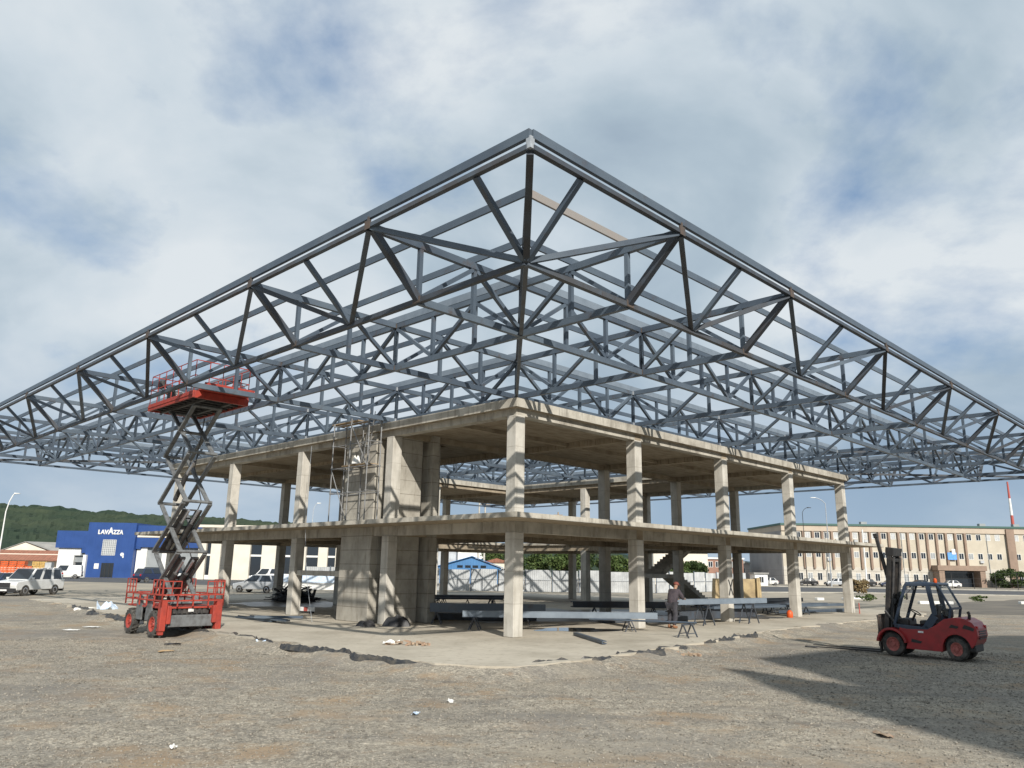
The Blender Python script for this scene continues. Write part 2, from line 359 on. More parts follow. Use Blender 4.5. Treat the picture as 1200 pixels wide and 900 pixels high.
# poured concrete floor of the building (irregular edge out to the eave line)
FLOOR = [(-31, 23), (-26.3, 18.2), (-19.7, 10.1), (-11.5, 0.9), (-7.5, -3.2), (-4.4, -6.3), (-1.9, -8.2), (-0.1, -8.6), (2.0, -6.8),
         (5.7, -2.0), (11.1, 5.5), (18.0, 12.9), (25.5, 20), (28, 25), (8, 48), (0, 52), (-8, 48), (-28, 29)]
setting(MB().plan(rough_poly(FLOOR), GN-0.05, 0.0).build('floor', 'floor_concrete'))
def berm():
    b = MB(); pts = FLOOR[:13]; P = []
    for (x0, y0), (x1, y1) in zip(pts, pts[1:]):
        n = max(2, int(math.hypot(x1-x0, y1-y0)/0.35))
        for i in range(n): P.append(Vector((x0+(x1-x0)*i/n, y0+(y1-y0)*i/n, 0)))
    Nn = len(P)-1; cen = Vector((0, 18, 0))
    def fn(u, v):
        i = min(Nn, round(u*Nn)); a = P[max(0, i-3)]; c = P[min(Nn, i+3)]; d = (c-a).normalized(); o = Vector((d.y, -d.x, 0))
        w = 1.1 + 0.9*mnoise.noise(P[i]*0.35) + 0.5*mnoise.noise(P[i]*1.3)
        p = P[i] + o*(-0.5 + v*(0.5+max(0.35, w)))
        ve = 0.5/(0.5+max(0.35, w)); h = min(1.0, (1-v)/(1-ve))**1.25; z = GN - 0.02 + h*(0.255 + 0.05*mnoise.noise(p*1.1) + 0.03*mnoise.noise(p*3.3)) + 0.025*mnoise.noise(p*5.1)*(1-v)
        return (p.x, p.y, min(z, 0.035) if v > 0.02 else -0.08)
    setting(b.grid(fn, Nn, 8).build('soil_bank', 'gravel', smooth=True))
berm()
# dry earth strip and far lots
sheet('earth_lot', 'dry_earth', rough_poly([(-90, 40), (-45, 37), (-33, 27), (-29, 25.5), (-27, 30), (-6, 50), (0, 55), (8, 50), (29, 27), (33, 22), (60, 30), (95, 58), (60, 84), (20, 78), (0, 62), (-20, 60), (-58, 74), (-110, 74)], 3, 0.5), G+0.004)
sheet('gravel_lot', 'dark_gravel', rough_poly([(30, 24), (52, 20), (120, 52), (130, 92), (64, 66), (40, 44)], 3, 0.6), G+0.008)
sheet('forecourt_road', 'asphalt', [(-140, 74), (-58, 73.5), (-21, 62), (-19, 72), (-24, 100), (-140, 101.5)], G+0.012)
sheet('street_road', 'asphalt', [(30, 72), (47, 79), (72, 77), (110, 74), (170, 68), (180, 92), (118, 104), (84, 112), (60, 116), (34, 118)], G+0.012)
MB().plan([(34, 118.3), (60, 116.3), (84, 112.3), (118, 104.3), (180, 92.3), (181, 97), (120, 109), (86, 117), (60, 121), (34, 123)], G, G+0.14).build('pavement', 'road_kerb')['kind'] = 'structure'
MB().plan([(30, 71.5), (47, 78.5), (72, 76.5), (110, 73.5), (170, 67.5), (170, 66.9), (110, 72.8), (72, 75.8), (47, 77.8), (30, 70.8)], G, G+0.12).build('kerb', 'road_kerb')['kind'] = 'structure'

# puddles on the slab
def puddle(cx, cy, rx, ry, rot, seed):
    rr = random.Random(seed); pts = []
    ph = [rr.uniform(0, 6.3) for _ in range(4)]
    for i in range(40):
        t = 2*math.pi*i/40; k = 1 + 0.22*math.sin(2*t+ph[0]) + 0.16*math.sin(3*t+ph[1]) + 0.1*math.sin(5*t+ph[2])
        x, y = rx*k*math.cos(t), ry*k*math.sin(t)
        pts.append((cx + x*math.cos(rot)-y*math.sin(rot), cy + x*math.sin(rot)+y*math.cos(rot)))
    return sheet('puddle', 'water', pts, 0.007)
def wet(cx_, cy_, rx, ry, seed):
    rr = random.Random(seed); ph = [rr.uniform(0, 6.3) for _ in range(6)]; pts = []
    for i in range(120):
        t = 2*math.pi*i/120; k = 1 + 0.16*math.sin(2*t+ph[0]) + 0.12*math.sin(3*t+ph[1]) + 0.08*math.sin(7*t+ph[2]) + 0.05*math.sin(13*t+ph[3]) + 0.03*math.sin(23*t+ph[4])
        pts.append((cx_+rx*k*math.cos(t), cy_+ry*k*math.sin(t)))
    return sheet('wet_floor', 'wet_concrete', pts, 0.002)
wet(2.0, 15.5, 8.5, 7.6, 4); wet(12.4, 16.6, 3.0, 2.4, 5); wet(-13.5, 22.0, 4.2, 3.4, 6)
puddle(2.6, 3.9, 1.7, 1.0, 0.5, 5); puddle(4.5, 16.5, 3.2, 2.2, 0.2, 8); puddle(-1.5, 19.5, 2.8, 1.4, 0.1, 11)

# hills
def ridge(a):       # height of the skyline by azimuth (degrees from north, negative = left)
    pts = [(-75, 50), (-50, 49), (-34, 45), (-30, 42), (-27, 40.5), (-20, 39), (-14, 36), (-8, 32), (-3, 26), (0, 22), (4, 20), (8, 15), (12, 9), (16, 3), (22, 0)]
    return float(np.interp(a, [p[0] for p in pts], [p[1] for p in pts]))
def hill(u, v):
    a = -75 + 97*u; r = 260 + 440*v
    h = ridge(a)*(v**0.8)*1.02
    x, y = r*math.sin(R(a))-0.36, r*math.cos(R(a))-29.2
    p = Vector((x, y, 0))
    b = mnoise.noise(p*0.16)*2.0 + mnoise.noise(p*0.45)*1.3 + mnoise.noise(p*0.035)*3.5
    return (x, y, G-0.5 + h + b*min(1, v*6)*min(1, h/8))
hm = MB().grid(hill, 560, 70); setting(hm.build('wooded_hill', 'hillwood', smooth=False))
def hill2(u, v):
    a = -60 + 90*u; r = 1500 + 500*v
    h = float(np.interp(a, [-60, -30, -14, -2, 3, 8, 16, 24, 30], [62, 64, 66, 58, 62, 50, 30, 16, 0]))*v
    x, y = r*math.sin(R(a)), r*math.cos(R(a))-29
    return (x, y, G-1+h+mnoise.noise(Vector((x, y, 0))*0.01)*6*v)
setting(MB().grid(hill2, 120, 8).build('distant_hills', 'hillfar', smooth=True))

# ================================================================== THE CONCRETE FRAME (local x runs along the right facade, y along the left one)
SB = 7.66
house = thing('concrete_building', 'unfinished two storey concrete frame building with open floors under the steel roof', 'building', (0, 0, 0), R(45))
NB = 4
Z1B, Z1S, Z1T = 3.72, 4.12, 4.31     # beam underside, slab underside, slab top
Z2B, Z2S, Z2T = 8.12, 8.38, 8.73
grid_pts = [(i, j) for i in range(5) for j in range(5) if not (i == 2 and j == 2)]
for i, j in sorted(grid_pts, key=lambda t: t[0]+t[1]):
    x, y = i*SB, j*SB
    for z0, z1 in ((0.0, Z1B), (Z1T, Z2B)):
        c = MB(); k = 0.25
        c.box(x-k, x+k, y-k, y+k, z0, z1)
        o = c.build('column', 'concrete', house, bevel=0.018, seg=1)
E1a, E1b = -1.8, 4*SB+1.85
IN0, IN1 = SB+0.35, 3*SB-0.35
def ring(mb, a, b, i0, i1, z0, z1):
    mb.box(a, b, a, i0, z0, z1); mb.box(a, b, i1, b, z0, z1); mb.box(a, i0, i0, i1, z0, z1); mb.box(i1, b, i0, i1, z0, z1)
def ragged_edge(mb, a, b, z0, z1, seed):
    pass
m = MB(); ring(m, E1a, E1b, IN0, IN1, Z1S+0.012, Z1T); m.build('floor_slab', 'concrete_edge', house)
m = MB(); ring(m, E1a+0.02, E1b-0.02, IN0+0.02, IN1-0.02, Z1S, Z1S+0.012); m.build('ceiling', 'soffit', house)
m = MB(); ring(m, -0.45, 4*SB+0.45, IN0, IN1, Z2S+0.012, Z2T); m.build('roof_slab', 'concrete_edge', house)
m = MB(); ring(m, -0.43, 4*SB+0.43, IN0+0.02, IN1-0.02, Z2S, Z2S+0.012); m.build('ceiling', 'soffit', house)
# beams: continuous along y, fitted between along x
for zb, zs in ((Z1B, Z1S), (Z2B, Z2S)):
    e = 0.23
    for i in range(5):
        x = i*SB
        segs = [(-e, 4*SB+e)] if i != 2 else [(-e, SB+e), (3*SB-e, 4*SB+e)]
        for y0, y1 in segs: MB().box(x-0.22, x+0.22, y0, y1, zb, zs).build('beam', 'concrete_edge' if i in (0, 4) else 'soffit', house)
        y = i*SB
        for k in range(4):
            if i == 2 and k in (1, 2): continue
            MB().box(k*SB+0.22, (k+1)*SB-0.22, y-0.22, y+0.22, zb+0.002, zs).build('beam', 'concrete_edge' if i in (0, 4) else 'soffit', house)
    # one secondary beam per near bay, as the photo shows under the top slab
    for k in range(4):
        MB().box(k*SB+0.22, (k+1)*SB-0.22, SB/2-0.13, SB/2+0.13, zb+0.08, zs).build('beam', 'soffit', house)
        if k > 0: MB().box(SB/2-0.13, SB/2+0.13, k*SB+0.22, (k+1)*SB-0.22, zb+0.08, zs).build('beam', 'soffit', house)
# stair and lift core of board marked concrete behind the left facade
for z0, z1 in ((0.0, Z1S), (Z1T, Z2S)):
    for x0, x1, y0, y1 in ((-0.34, -0.02, 8.55, 10.95), (-0.02, 3.2, 8.55, 8.85), (-0.02, 3.2, 10.65, 10.95), (3.2, 3.5, 8.55, 10.95),
                           (0.26, 1.55, 7.54, 7.80), (1.9, 2.3, 7.2, 7.95)):
        MB().box(x0, x1, y0, y1, z0, z1).build('core_wall', 'concrete_boards', house, bevel=0.015, seg=1)
# painted X on the third column of the right facade
m = MB(); fx = -0.2545
xm = 2*SB
for sgn in (-1, 1):
    m.bar((xm-0.20, fx, 1.66+(-sgn)*0.38), (xm+0.20, fx, 1.66+sgn*0.38), 0.09, 0.006, upv=Vector((0, 1, 0)))
m.build('painted_cross', 'trim_black', house)
# staircase in the back bay: two flights and a landing
st = MB(); bx, by = 2.05*SB, 0.62*SB
def flight(x0, x1, z0, z1, y0, y1, n=11):
    pr = [(x0, z0)]
    for i in range(n):
        xa = x0 + (x1-x0)*i/n; xb = x0 + (x1-x0)*(i+1)/n; zb2 = z0 + (z1-z0)*(i+1)/n
        pr += [(xa, zb2), (xb, zb2)]
    pr += [(x1, z1-0.28), (x0, z0-0.28)] if z1 > z0 else []
    m2 = MB(); m2.prism(pr, (0, y0, 0), (1, 0, 0), (0, 0, 1), (0, y1-y0, 0)); return m2
sx = 25.4
flight(sx+4.0, sx, 0.28, 2.2, 9.2, 10.5).build('stair_flight', 'concrete', house)
flight(sx, sx+4.0, 2.2, Z1S, 10.6, 11.9).build('stair_flight', 'concrete', house)
MB().box(sx-1.4, sx-0.01, 9.2, 11.9, 1.95, 2.2).build('stair_landing', 'concrete', house)

# ================================================================== THE STEEL ROOF FRAME (local x, y from the near eave corner)
OF = 11.155
roof = thing('steel_roof_frame', 'huge bare grey steel truss roof with wide eaves above the concrete building', 'roof frame', (0, -OF*2**0.5, 0), R(45))
RM = roof_mw = Matrix.Translation((0, -OF*2**0.5, 0)) @ Matrix.Rotation(R(45), 4, 'Z')
ST = [5.29] + [11.155+7.66*k for k in range(5)] + [47.66]; L = 52.95
ZTc, ZBc, DI = 10.345, 8.865, 1.58
ALL = [0.0] + ST + [L]
PT = [DI, 3.44]
for a, b in zip(ST, ST[1:]):
    n = 4 if b-a > 7 else 3
    PT += [a + (b-a)*k/n for k in range(n)]
PT += [ST[-1], 49.5, L-DI]
TOPN = [k % 2 == 1 for k in range(len(PT))]
pending = []          # (kind, parent, bar arguments, nearness)
def member(kind, parent, p, q, w, h, m):
    mid = RM @ ((Vector(p)+Vector(q))/2); ln = (Vector(p)-Vector(q)).length
    pending.append((kind, parent, (p, q, w, h), ln*w/(mid-CAMP).length, m))
def truss(fix, s):
    """fix 'y': runs along x at y = s; fix 'x': runs along y at x = s (its chords lie 4 mm lower where the two sets cross)"""
    P = (lambda t, z: (t, s, z)) if fix == 'y' else (lambda t, z: (s, t, z-0.006))
    w = 0.13
    m = MB(); m.bar(P(0.1, ZTc), P(L-0.1, ZTc), w, 0.185); t = m.build('truss', 'steel', roof)
    MB().bar(P(DI, ZBc), P(L-DI, ZBc), w, 0.185).build('bottom_chord', 'steel', t)
    for a, b, ta, tb in zip(PT, PT[1:], TOPN, TOPN[1:]):
        if ta != tb:
            member('diagonal_brace', t, P(a, ZTc-0.07 if ta else ZBc+0.07), P(b, ZTc-0.07 if tb else ZBc+0.07), 0.112, 0.112, 'steel')
    for a in PT:
        member('vertical_post', t, P(a, ZBc+0.07), P(a, ZTc-0.07), 0.112, 0.112, 'steel')
    for t0, t1 in ((0.12, DI), (L-0.12, L-DI)):
        MB().bar(P(t0, ZTc-0.06), P(t1, ZBc+0.03), 0.165, 0.165).build('end_brace', 'steel_rusty', t)
for s in ST:
    truss('y', s)
for s in ST:
    truss('x', s)
# eaves: four sides, each an edge chord, an inset bottom chord and inclined lacing between them
def side(P, near):
    e = MB(); e.bar(P(0.05, 0, ZTc), P(L-0.05, 0, ZTc), 0.125, 0.105); ef = e.build('eave_chord', 'steel_rusty' if near else 'steel', roof)
    MB().bar(P(DI, DI, ZBc), P(L-DI, DI, ZBc), 0.13, 0.13).build('lower_eave_chord', 'steel_rusty' if near else 'steel', ef)
    bays = list(zip(ALL, ALL[1:]))
    for k, (a, b) in enumerate(bays):
        if k == 0: lowm, topm = DI, DI
        elif k == len(bays)-1: lowm = topm = L-DI
        else: lowm = topm = (a+b)/2
        for s in ((b,) if k == 0 else (a,) if k == len(bays)-1 else (a, b)):
            member('eave_brace', ef, P(s + (0.06 if s == a else -0.06), 0.03, ZTc-0.05), P(lowm + (-0.05 if s == a else 0.05), DI-0.03, ZBc+0.05), 0.125, 0.125, 'steel_rusty' if near and k % 2 else 'steel')
        member('eave_brace', ef, P(topm, 0.04, ZTc-0.05), P(lowm, DI-0.05, ZBc+0.05), 0.12, 0.12, 'steel')
    for s in ALL[1:-1]:
        g = MB(); g.bar(P(s-0.11, -0.068, ZTc+0.02), P(s+0.11, -0.068, ZTc+0.02), 0.010, 0.22); g.bar(P(s, -0.02, ZTc+0.0), P(s, -0.02, ZTc+0.24), 0.07, 0.07)
        g.build('gusset_plate', 'rust', ef)
        if near:
            g = MB(); g.bar(P(s-0.14, DI-0.07, ZBc+0.02), P(s+0.14, DI-0.07, ZBc+0.02), 0.010, 0.17); g.build('gusset_plate', 'rust', ef)
side(lambda t, d, z: (d, t, z), True)                 # along the left facade
side(lambda t, d, z: (t, d, z-0.004), True)           # along the right facade
side(lambda t, d, z: (L-d, t, z), False)
side(lambda t, d, z: (t, L-d, z-0.004), False)
# hips from the four corners
for ux, uy in ((0, 0), (1, 0), (0, 1), (1, 1)):
    H = lambda d, z: ((L-d) if ux else d, (L-d) if uy else d, z-0.012)
    h = MB().bar(H(0.06, ZTc), H(11.0, ZTc), 0.11, 0.125).build('hip_chord', 'steel_rusty', roof)
    MB().bar(H(DI, ZBc), H(11.0, ZBc), 0.105, 0.12).build('lower_hip_chord', 'steel_rusty', h)
    MB().bar(H(0.06, ZTc-0.07), H(DI, ZBc+0.06), 0.145, 0.145).build('corner_brace', 'steel_rusty', h)
    member('diagonal_brace', h, H(DI, ZBc+0.07), H(3.44, ZTc-0.07), 0.112, 0.112, 'steel')
    member('diagonal_brace', h, H(3.44, ZTc-0.07), H(5.25, ZBc+0.07), 0.112, 0.112, 'steel')
# purlins: squares one inside the other, lying on the top chords, channel section
def purlin(p, q, name='purlin', m='steel'):
    b = MB(); b.bar(p, q, 0.06, 0.19); o = b.build(name, m, roof); return o
ZP = 10.55
for k, d in enumerate([0.0] + PT):   # the first few squares carry the roof edge
    if d > L/2-0.5: break
    a, b = d, L-d; z = ZP
    mk = 'steel'
    for pq in (((a, a, z), (a, b, z)), ((a+0.04, a, z-0.003), (b, a, z-0.003)), ((b, a+0.04, z), (b, b, z)), ((a+0.04, b, z-0.003), (b-0.04, b, z-0.003))):
        if d == 0:
            mb = MB(); mb.bar(*[Vector(v)+Vector((0, 0, 0.085)) for v in pq], 0.09, 0.19); mb.build('eave_purlin', 'steel', roof)
        else:
            st_in = min(abs(d-q_) for q_ in ST) < 0.01
            if st_in:
                mb = MB(); mb.bar(*[Vector(v)-Vector((0, 0, 0.02)) for v in pq], 0.15, 0.23); mb.build('purlin', 'plate_light', roof)
            elif k == 1 and pq[0][1] == a and pq[1][1] == a and pq[1][0] == b:
                purlin(pq[0], (5.3, a, z-0.003), m='primer'); purlin((5.31, a, z-0.003), pq[1])
            else: purlin(*pq)
    if d > 0 and k < 9:
        pass
MB().bar((0.02, 0.02, ZTc-0.03), (0.02, 0.02, ZP+0.02), 0.12, 0.12).build('corner_bracket', 'galvanised', roof)
# light galvanised nodes and the posts that stand the trusses on the top slab
def nodes(x, y, mtl, s):
    for z, h_ in ((ZBc, 0.17), (ZTc-0.02, 0.16)):
        MB().cbox((x, y, z), (s, s, h_)).build('node_plate', mtl, roof)
for x in range(1, 6):
    for y in range(1, 6):
        if (x, y) == (3, 3): continue
        MB().cbox((ST[x], ST[y], (Z2T+ZBc-0.07)/2), (0.42, 0.42, ZBc-0.07-Z2T)).build('bearing_plate', 'galvanised', roof)
        if x in (1, 5) or y in (1, 5) or x+y < 6: nodes(ST[x], ST[y], 'galvanised', 0.24)
for x, y in ((0, 0), (0, 1), (1, 0), (0, 2), (2, 0), (0, 3), (3, 0)): nodes(ST[x], ST[y], 'rust', 0.18)
for kind in ('diagonal_brace', 'vertical_post', 'eave_brace'):
    lst = sorted([p for p in pending if p[0] == kind], key=lambda p: -p[3])
    for _, par, a, _, m in lst[:99]: MB().bar(*a).build(kind, m, par)
    rest = MB()
    for _, par, a, _, m in lst[99:]: rest.bar(*a)
    if rest.v: rest.build(kind, 'steel', roof)['kind'] = 'stuff'

# ================================================================== SCISSOR LIFT (local x towards the camera side end, y away along the right facade direction)
lift = thing('scissor_lift', 'red and grey scissor lift raised up to the roof trusses', 'scissor lift', (-13.2, 2.07, GN), R(-45)); lift.scale = (1.1, 0.86, 1.1)
def tyre_wheel(parent, c, r, w, rim='rim_red', axis=(0, 1, 0), name='wheel', lugs=18):
    c = Vector(c); ax = Vector(axis)
    prof = [(r*0.56, -w*0.42), (r*0.80, -w*0.5), (r*0.95, -w*0.44), (r, -w*0.28), (r, w*0.28), (r*0.95, w*0.44), (r*0.80, w*0.5), (r*0.56, w*0.42)]
    t = MB().lathe(prof + prof[:1], c, ax, 28, cap=False)
    if lugs:
        a = ax.orthogonal().normalized(); b = ax.cross(a)
        for k in range(lugs):
            th = 2*math.pi*k/lugs; d = a*math.cos(th) + b*math.sin(th); tg = ax.cross(d)
            for s in (-1, 1):
                p = c + d*(r*1.0) + ax*(s*w*0.42) + tg*(0.02*s); q = c + d*(r*1.0) + ax*(s*w*0.04) + tg*(0.06*s)
                t.bar(p, q, 0.045, 0.045, upv=d)
    o = t.build(name, 'tyre', parent, smooth=True)
    f = MB().lathe([(r*0.60, -w*0.40), (r*0.57, -w*0.47), (r*0.47, -w*0.40), (r*0.40, -w*0.28), (r*0.2, -w*0.26), (r*0.17, -w*0.36), (r*0.17, w*0.36), (r*0.2, w*0.26), (r*0.40, w*0.28), (r*0.47, w*0.40), (r*0.57, w*0.47), (r*0.60, w*0.40)], c, ax, 24, cap=False); f.tube(c - ax*(w*0.37), c + ax*(w*0.37), r*0.17, 14)
    a = ax.orthogonal().normalized(); b = ax.cross(a)
    for k in range(6):
        th = 2*math.pi*k/6
        for s in (-1, 1):
            p = c + (a*math.cos(th) + b*math.sin(th))*(r*0.28) + ax*(s*w*0.24); f.tube(p, p + ax*(s*0.05), 0.018, 6)
    f.build('rim', rim, o, smooth=True)
    return o
for x in (-1.02, 1.02):
    for y in (-1.22, 1.22): tyre_wheel(lift, (x, y, 0.42), 0.42, 0.34, rim='lift_red')
m = MB(); m.box(-1.4, 1.4, -0.85, 0.85, 0.42, 0.85); m.box(-1.15, 1.2, -1.02, 1.02, 0.55, 0.8); ch = m.build('chassis', 'lift_dark', lift, bevel=0.02)
MB().box(1.44, 1.56, -0.95, 1.0, 0.34, 0.72).build('bumper', 'lift_grey', ch, bevel=0.02)
m = MB()
for k in range(7): m.box(1.41, 1.46, -0.75+k*0.22, -0.62+k*0.22, 0.76, 0.98)
m.box(1.0, 1.42, -0.85, 0.85, 0.74, 1.0); m.build('engine_cover', 'lift_dark', ch, bevel=0.015)
for sgn in (-1, 1):
    m = MB(); m.box(1.36, 1.62, sgn*1.22-0.13, sgn*1.22+0.13, 0.22, 1.18); m.box(1.4, 1.58, sgn*1.22-0.1, sgn*1.22+0.1, 0.10, 0.22)
    m.box(1.40, 1.66, sgn*1.0-0.09, sgn*1.0+0.09, 0.45, 1.02)
    o = m.build('outrigger', 'lift_red', ch, bevel=0.02)
    MB().tube((1.49, sgn*1.22, -0.0), (1.49, sgn*1.22, 0.2), 0.05, 10).build('jack_foot', 'lift_dark', o)
for sgn in (-1, 1):
    for x in (-0.45, 0.42):
        m = MB(); m.prism([(x-0.28, 0.5), (x+0.28, 0.5), (x+0.24, 1.25), (x+0.02, 1.32), (x-0.2, 1.25)], (0, sgn*1.2, 0), (1, 0, 0), (0, 0, 1), (0, sgn*0.07, 0))
        m.build('side_plate', 'lift_grey', ch, bevel=0.012)
# red guard rails round the deck of the chassis
def rails(parent, x0, x1, y0, y1, z0, z1, sides, nmid, r=0.024, mtl='lift_red', gap=None, name='guard_rail'):
    for sd in sides:
        m = MB()
        if sd in 'ab':
            y = y0 if sd == 'a' else y1; P = lambda t, z: (x0+(x1-x0)*t, y, z); n = max(2, round((x1-x0)/0.62))
        else:
            x = x0 if sd == 'c' else x1; P = lambda t, z: (x, y0+(y1-y0)*t, z); n = max(2, round((y1-y0)/0.62))
        for i in range(n+1): m.bar(P(i/n, z0), P(i/n, z1), r*2, r*2)
        for k in range(1, nmid+1): m.bar(P(0, z0+(z1-z0)*k/nmid), P(1, z0+(z1-z0)*k/nmid), r*2, r*2)
        m.build(name, mtl, parent)
rails(ch, -1.55, 1.6, -1.35, 1.35, 1.0, 1.38, 'abcd', 2)
for sgn in (-1, 1):
    for xs in (-1.55, 1.6):
        m = MB(); x1 = xs+0.8 if xs < 0 else xs-0.8
        for t in range(4): m.bar((xs+(x1-xs)*t/3, sgn*1.36, 1.36), (xs+(x1-xs)*t/3, sgn*1.36, 1.86), 0.035)
        for z in (1.6, 1.86): m.bar((xs, sgn*1.36, z), (x1, sgn*1.36, z), 0.035)
        m.build('guard_rail', 'lift_red', ch)
for sgn in (-1, 1):
    m = MB()
    for t in range(3): m.bar((1.61, sgn*1.34-sgn*0.38*t, 1.36), (1.61, sgn*1.34-sgn*0.38*t, 1.82), 0.035)
    for z in (1.6, 1.82): m.bar((1.61, sgn*1.34, z), (1.61, sgn*0.58, z), 0.035)
    m.build('guard_rail', 'lift_red', ch)
MB().box(-1.5, 1.5, -1.25, 1.25, 0.93, 0.99).build('deck_plate', 'lift_red', ch, bevel=0.01)
# scissor arms: four stages, two pairs side by side
z0, hs, ax_ = 1.05, 1.735, 1.06
for k in range(4):
    za, zb = z0 + hs*k + 0.03, z0 + hs*(k+1) - 0.03
    for y in (-0.62, 0.62):
        sg = 1 if y > 0 else -1
        MB().bar((-ax_, y, za), (ax_, y, zb), 0.08, 0.19, upv=Vector((0, 1, 0))).build('scissor_arm', 'lift_grey', lift, bevel=0.012, seg=1)
        MB().bar((ax_, y-sg*0.12, za), (-ax_, y-sg*0.12, zb), 0.08, 0.19, upv=Vector((0, 1, 0))).build('scissor_arm', 'lift_grey', lift, bevel=0.012, seg=1)
    for x, z in ((-ax_, za), (ax_, za), (0, (za+zb)/2)):
        MB().tube((x, -0.68, z), (x, 0.68, z), 0.055, 10).build('cross_tube', 'lift_grey', lift, smooth=True)
for x, z in ((-ax_, z0+hs*4-0.03), (ax_, z0+hs*4-0.03)):
    MB().tube((x, -0.68, z), (x, 0.68, z), 0.055, 10).build('cross_tube', 'lift_grey', lift, smooth=True)
for y in (-0.22, 0.22):
    for k in (0, 1, 2):
        if k == 2 and y > 0: continue
        zb = z0 + hs*k
        c = MB().tube((-0.75+0.15*k, y, zb+0.15), (0.35, y, zb+1.05), 0.13 if k == 0 else 0.10, 14).build('hydraulic_cylinder', 'lift_dark', lift, smooth=True)
        MB().tube((0.3, y, zb+1.01), (0.85, y, zb+1.46), 0.06, 12).build('piston_rod', 'chrome', c, smooth=True)
m = MB()
for y in (-0.30, 0.30):
    m.bar((-0.9, y, z0+hs*1.05), (0.75, y, z0+hs*1.85), 0.06, 0.30, upv=Vector((0, 1, 0)))
    m.bar((-0.85, y, z0+0.1), (0.85, y, z0+hs*0.9), 0.07, 0.34, upv=Vector((0, 1, 0)))
for i in range(6):
    t = i/5; m.tube((-0.9+1.65*t, -0.3, z0+hs*(1.05+0.8*t)), (-0.9+1.65*t, 0.3, z0+hs*(1.05+0.8*t)), 0.03, 6)
m.build('ladder_frame', 'lift_dark', lift)
MB().path([(0.1, 0.5, 1.3), (0.5, 0.52, 2.2), (-0.5, 0.5, 3.4), (0.5, 0.5, 4.6), (-0.4, 0.5, 5.9), (0.2, 0.4, 7.7)], 0.025, 6).build('hose', 'lift_dark', lift)
# platform
PZ = z0 + hs*4 + 0.06
px0, px1, py0, py1 = -2.0, 2.0, -1.25, 1.4
m = MB(); m.box(px0, px1, py0, py0+0.08, PZ, PZ+0.26); m.box(px0, px1, py1-0.08, py1, PZ, PZ+0.26); m.box(px0, px0+0.08, py0+0.08, py1-0.08, PZ, PZ+0.26); m.box(px1-0.08, px1, py0+0.08, py1-0.08, PZ, PZ+0.26)
m.box(px0+0.02, px1-0.02, py0-0.03, py0, PZ+0.10, PZ+0.16)
pf = m.build('platform', 'lift_red', lift, bevel=0.015)
m = MB(); m.box(px0+0.08, px1-0.08, py0+0.08, py1-0.08, PZ+0.16, PZ+0.24)
for k in range(9):
    xx = px0+0.3+k*(px1-px0-0.6)/8; m.box(xx-0.035, xx+0.035, py0+0.08, py1-0.08, PZ+0.04, PZ+0.16)
for y in (-0.62, 0.62): m.box(px0+0.1, px1-0.1, y-0.07, y+0.07, PZ-0.02, PZ+0.12)
m.build('platform_floor', 'lift_dark', pf)
m = MB(); m.box(px1-0.3, px1+0.55, py0+0.25, py1-0.15, PZ+0.27, PZ+0.33); m.box(px1+0.5, px1+0.56, py0+0.2, py1-0.1, PZ+0.22, PZ+0.48); m.build('extension_deck', 'lift_red', pf, bevel=0.01)
m = MB(); m.box(px0+0.02, px1-0.02, py1-0.07, py1-0.03, PZ+0.28, PZ+0.46); m.box(px1-0.06, px1-0.02, py0+0.1, py1-0.1, PZ+0.34, PZ+0.5); m.build('toe_board', 'lift_red', pf)
rails(pf, px0+0.04, px1-0.04, py0+0.04, py1-0.04, PZ+0.26, PZ+1.36, 'abcd', 2, r=0.014)
m = MB(); m.box(-1.55, -1.2, -1.14, -0.95, PZ+0.85, PZ+1.12); m.build('control_box', 'lift_dark', pf, bevel=0.02)
w = thing('welding_machine', 'dark welding machine standing on the raised lift platform', 'welding machine', tuple((Matrix.Translation((-13.2, 2.07, GN)) @ Matrix.Rotation(R(-45), 4, 'Z') @ Matrix.Diagonal((1.1, 0.86, 1.1, 1))) @ Vector((-0.95, -0.55, PZ+0.241))), R(-45))
MB().box(-0.3, 0.3, -0.22, 0.22, 0.05, 0.5).build('case', 'lift_dark', w, bevel=0.03)
MB().path([(-0.25, 0, 0.5), (-0.2, 0, 0.6), (0.2, 0, 0.6), (0.25, 0, 0.5)], 0.02).build('handle', 'lift_grey', w)
m = MB()
for x in (-0.24, 0.24):
    for y in (-0.17, 0.17): m.cbox((x, y, 0.025), (0.06, 0.06, 0.05))
m.build('foot', 'lift_dark', w)
bk = MB().lathe([(0.13, 0), (0.16, 0.33), (0.165, 0.34), (0.15, 0.34), (0.12, 0.06)], tuple((Matrix.Translation((-13.2, 2.07, GN)) @ Matrix.Rotation(R(-45), 4, 'Z') @ Matrix.Diagonal((1.1, 0.86, 1.1, 1))) @ Vector((-0.2, -0.7, PZ+0.241))), (0, 0, 1), 18).build('bucket', 'paper', smooth=True)
tag(bk, 'white plastic bucket on the raised lift platform', 'bucket')

# ================================================================== FORKLIFT (local x forward, y left)
fk = thing('forklift', 'red forklift with a dark blue cab and raised black mast on the gravel', 'forklift', (13.92, -2.25, GN), R(136)); fk.scale = (0.92, 1.0, 1.0)
WB = 1.05
for y in (-0.52, 0.52): tyre_wheel(fk, (WB, y, 0.39), 0.39, 0.30, lugs=0)
for y in (-0.50, 0.50):
    c = Vector((-WB, y, 0.36)); tyre_wheel(fk, c, 0.36, 0.26, axis=(0.17, 1, 0), lugs=0)
def arc(cx_, cz_, r, a0, a1, n=9): return [(cx_+r*math.cos(R(a0+(a1-a0)*i/n)), cz_+r*math.sin(R(a0+(a1-a0)*i/n))) for i in range(n+1)]
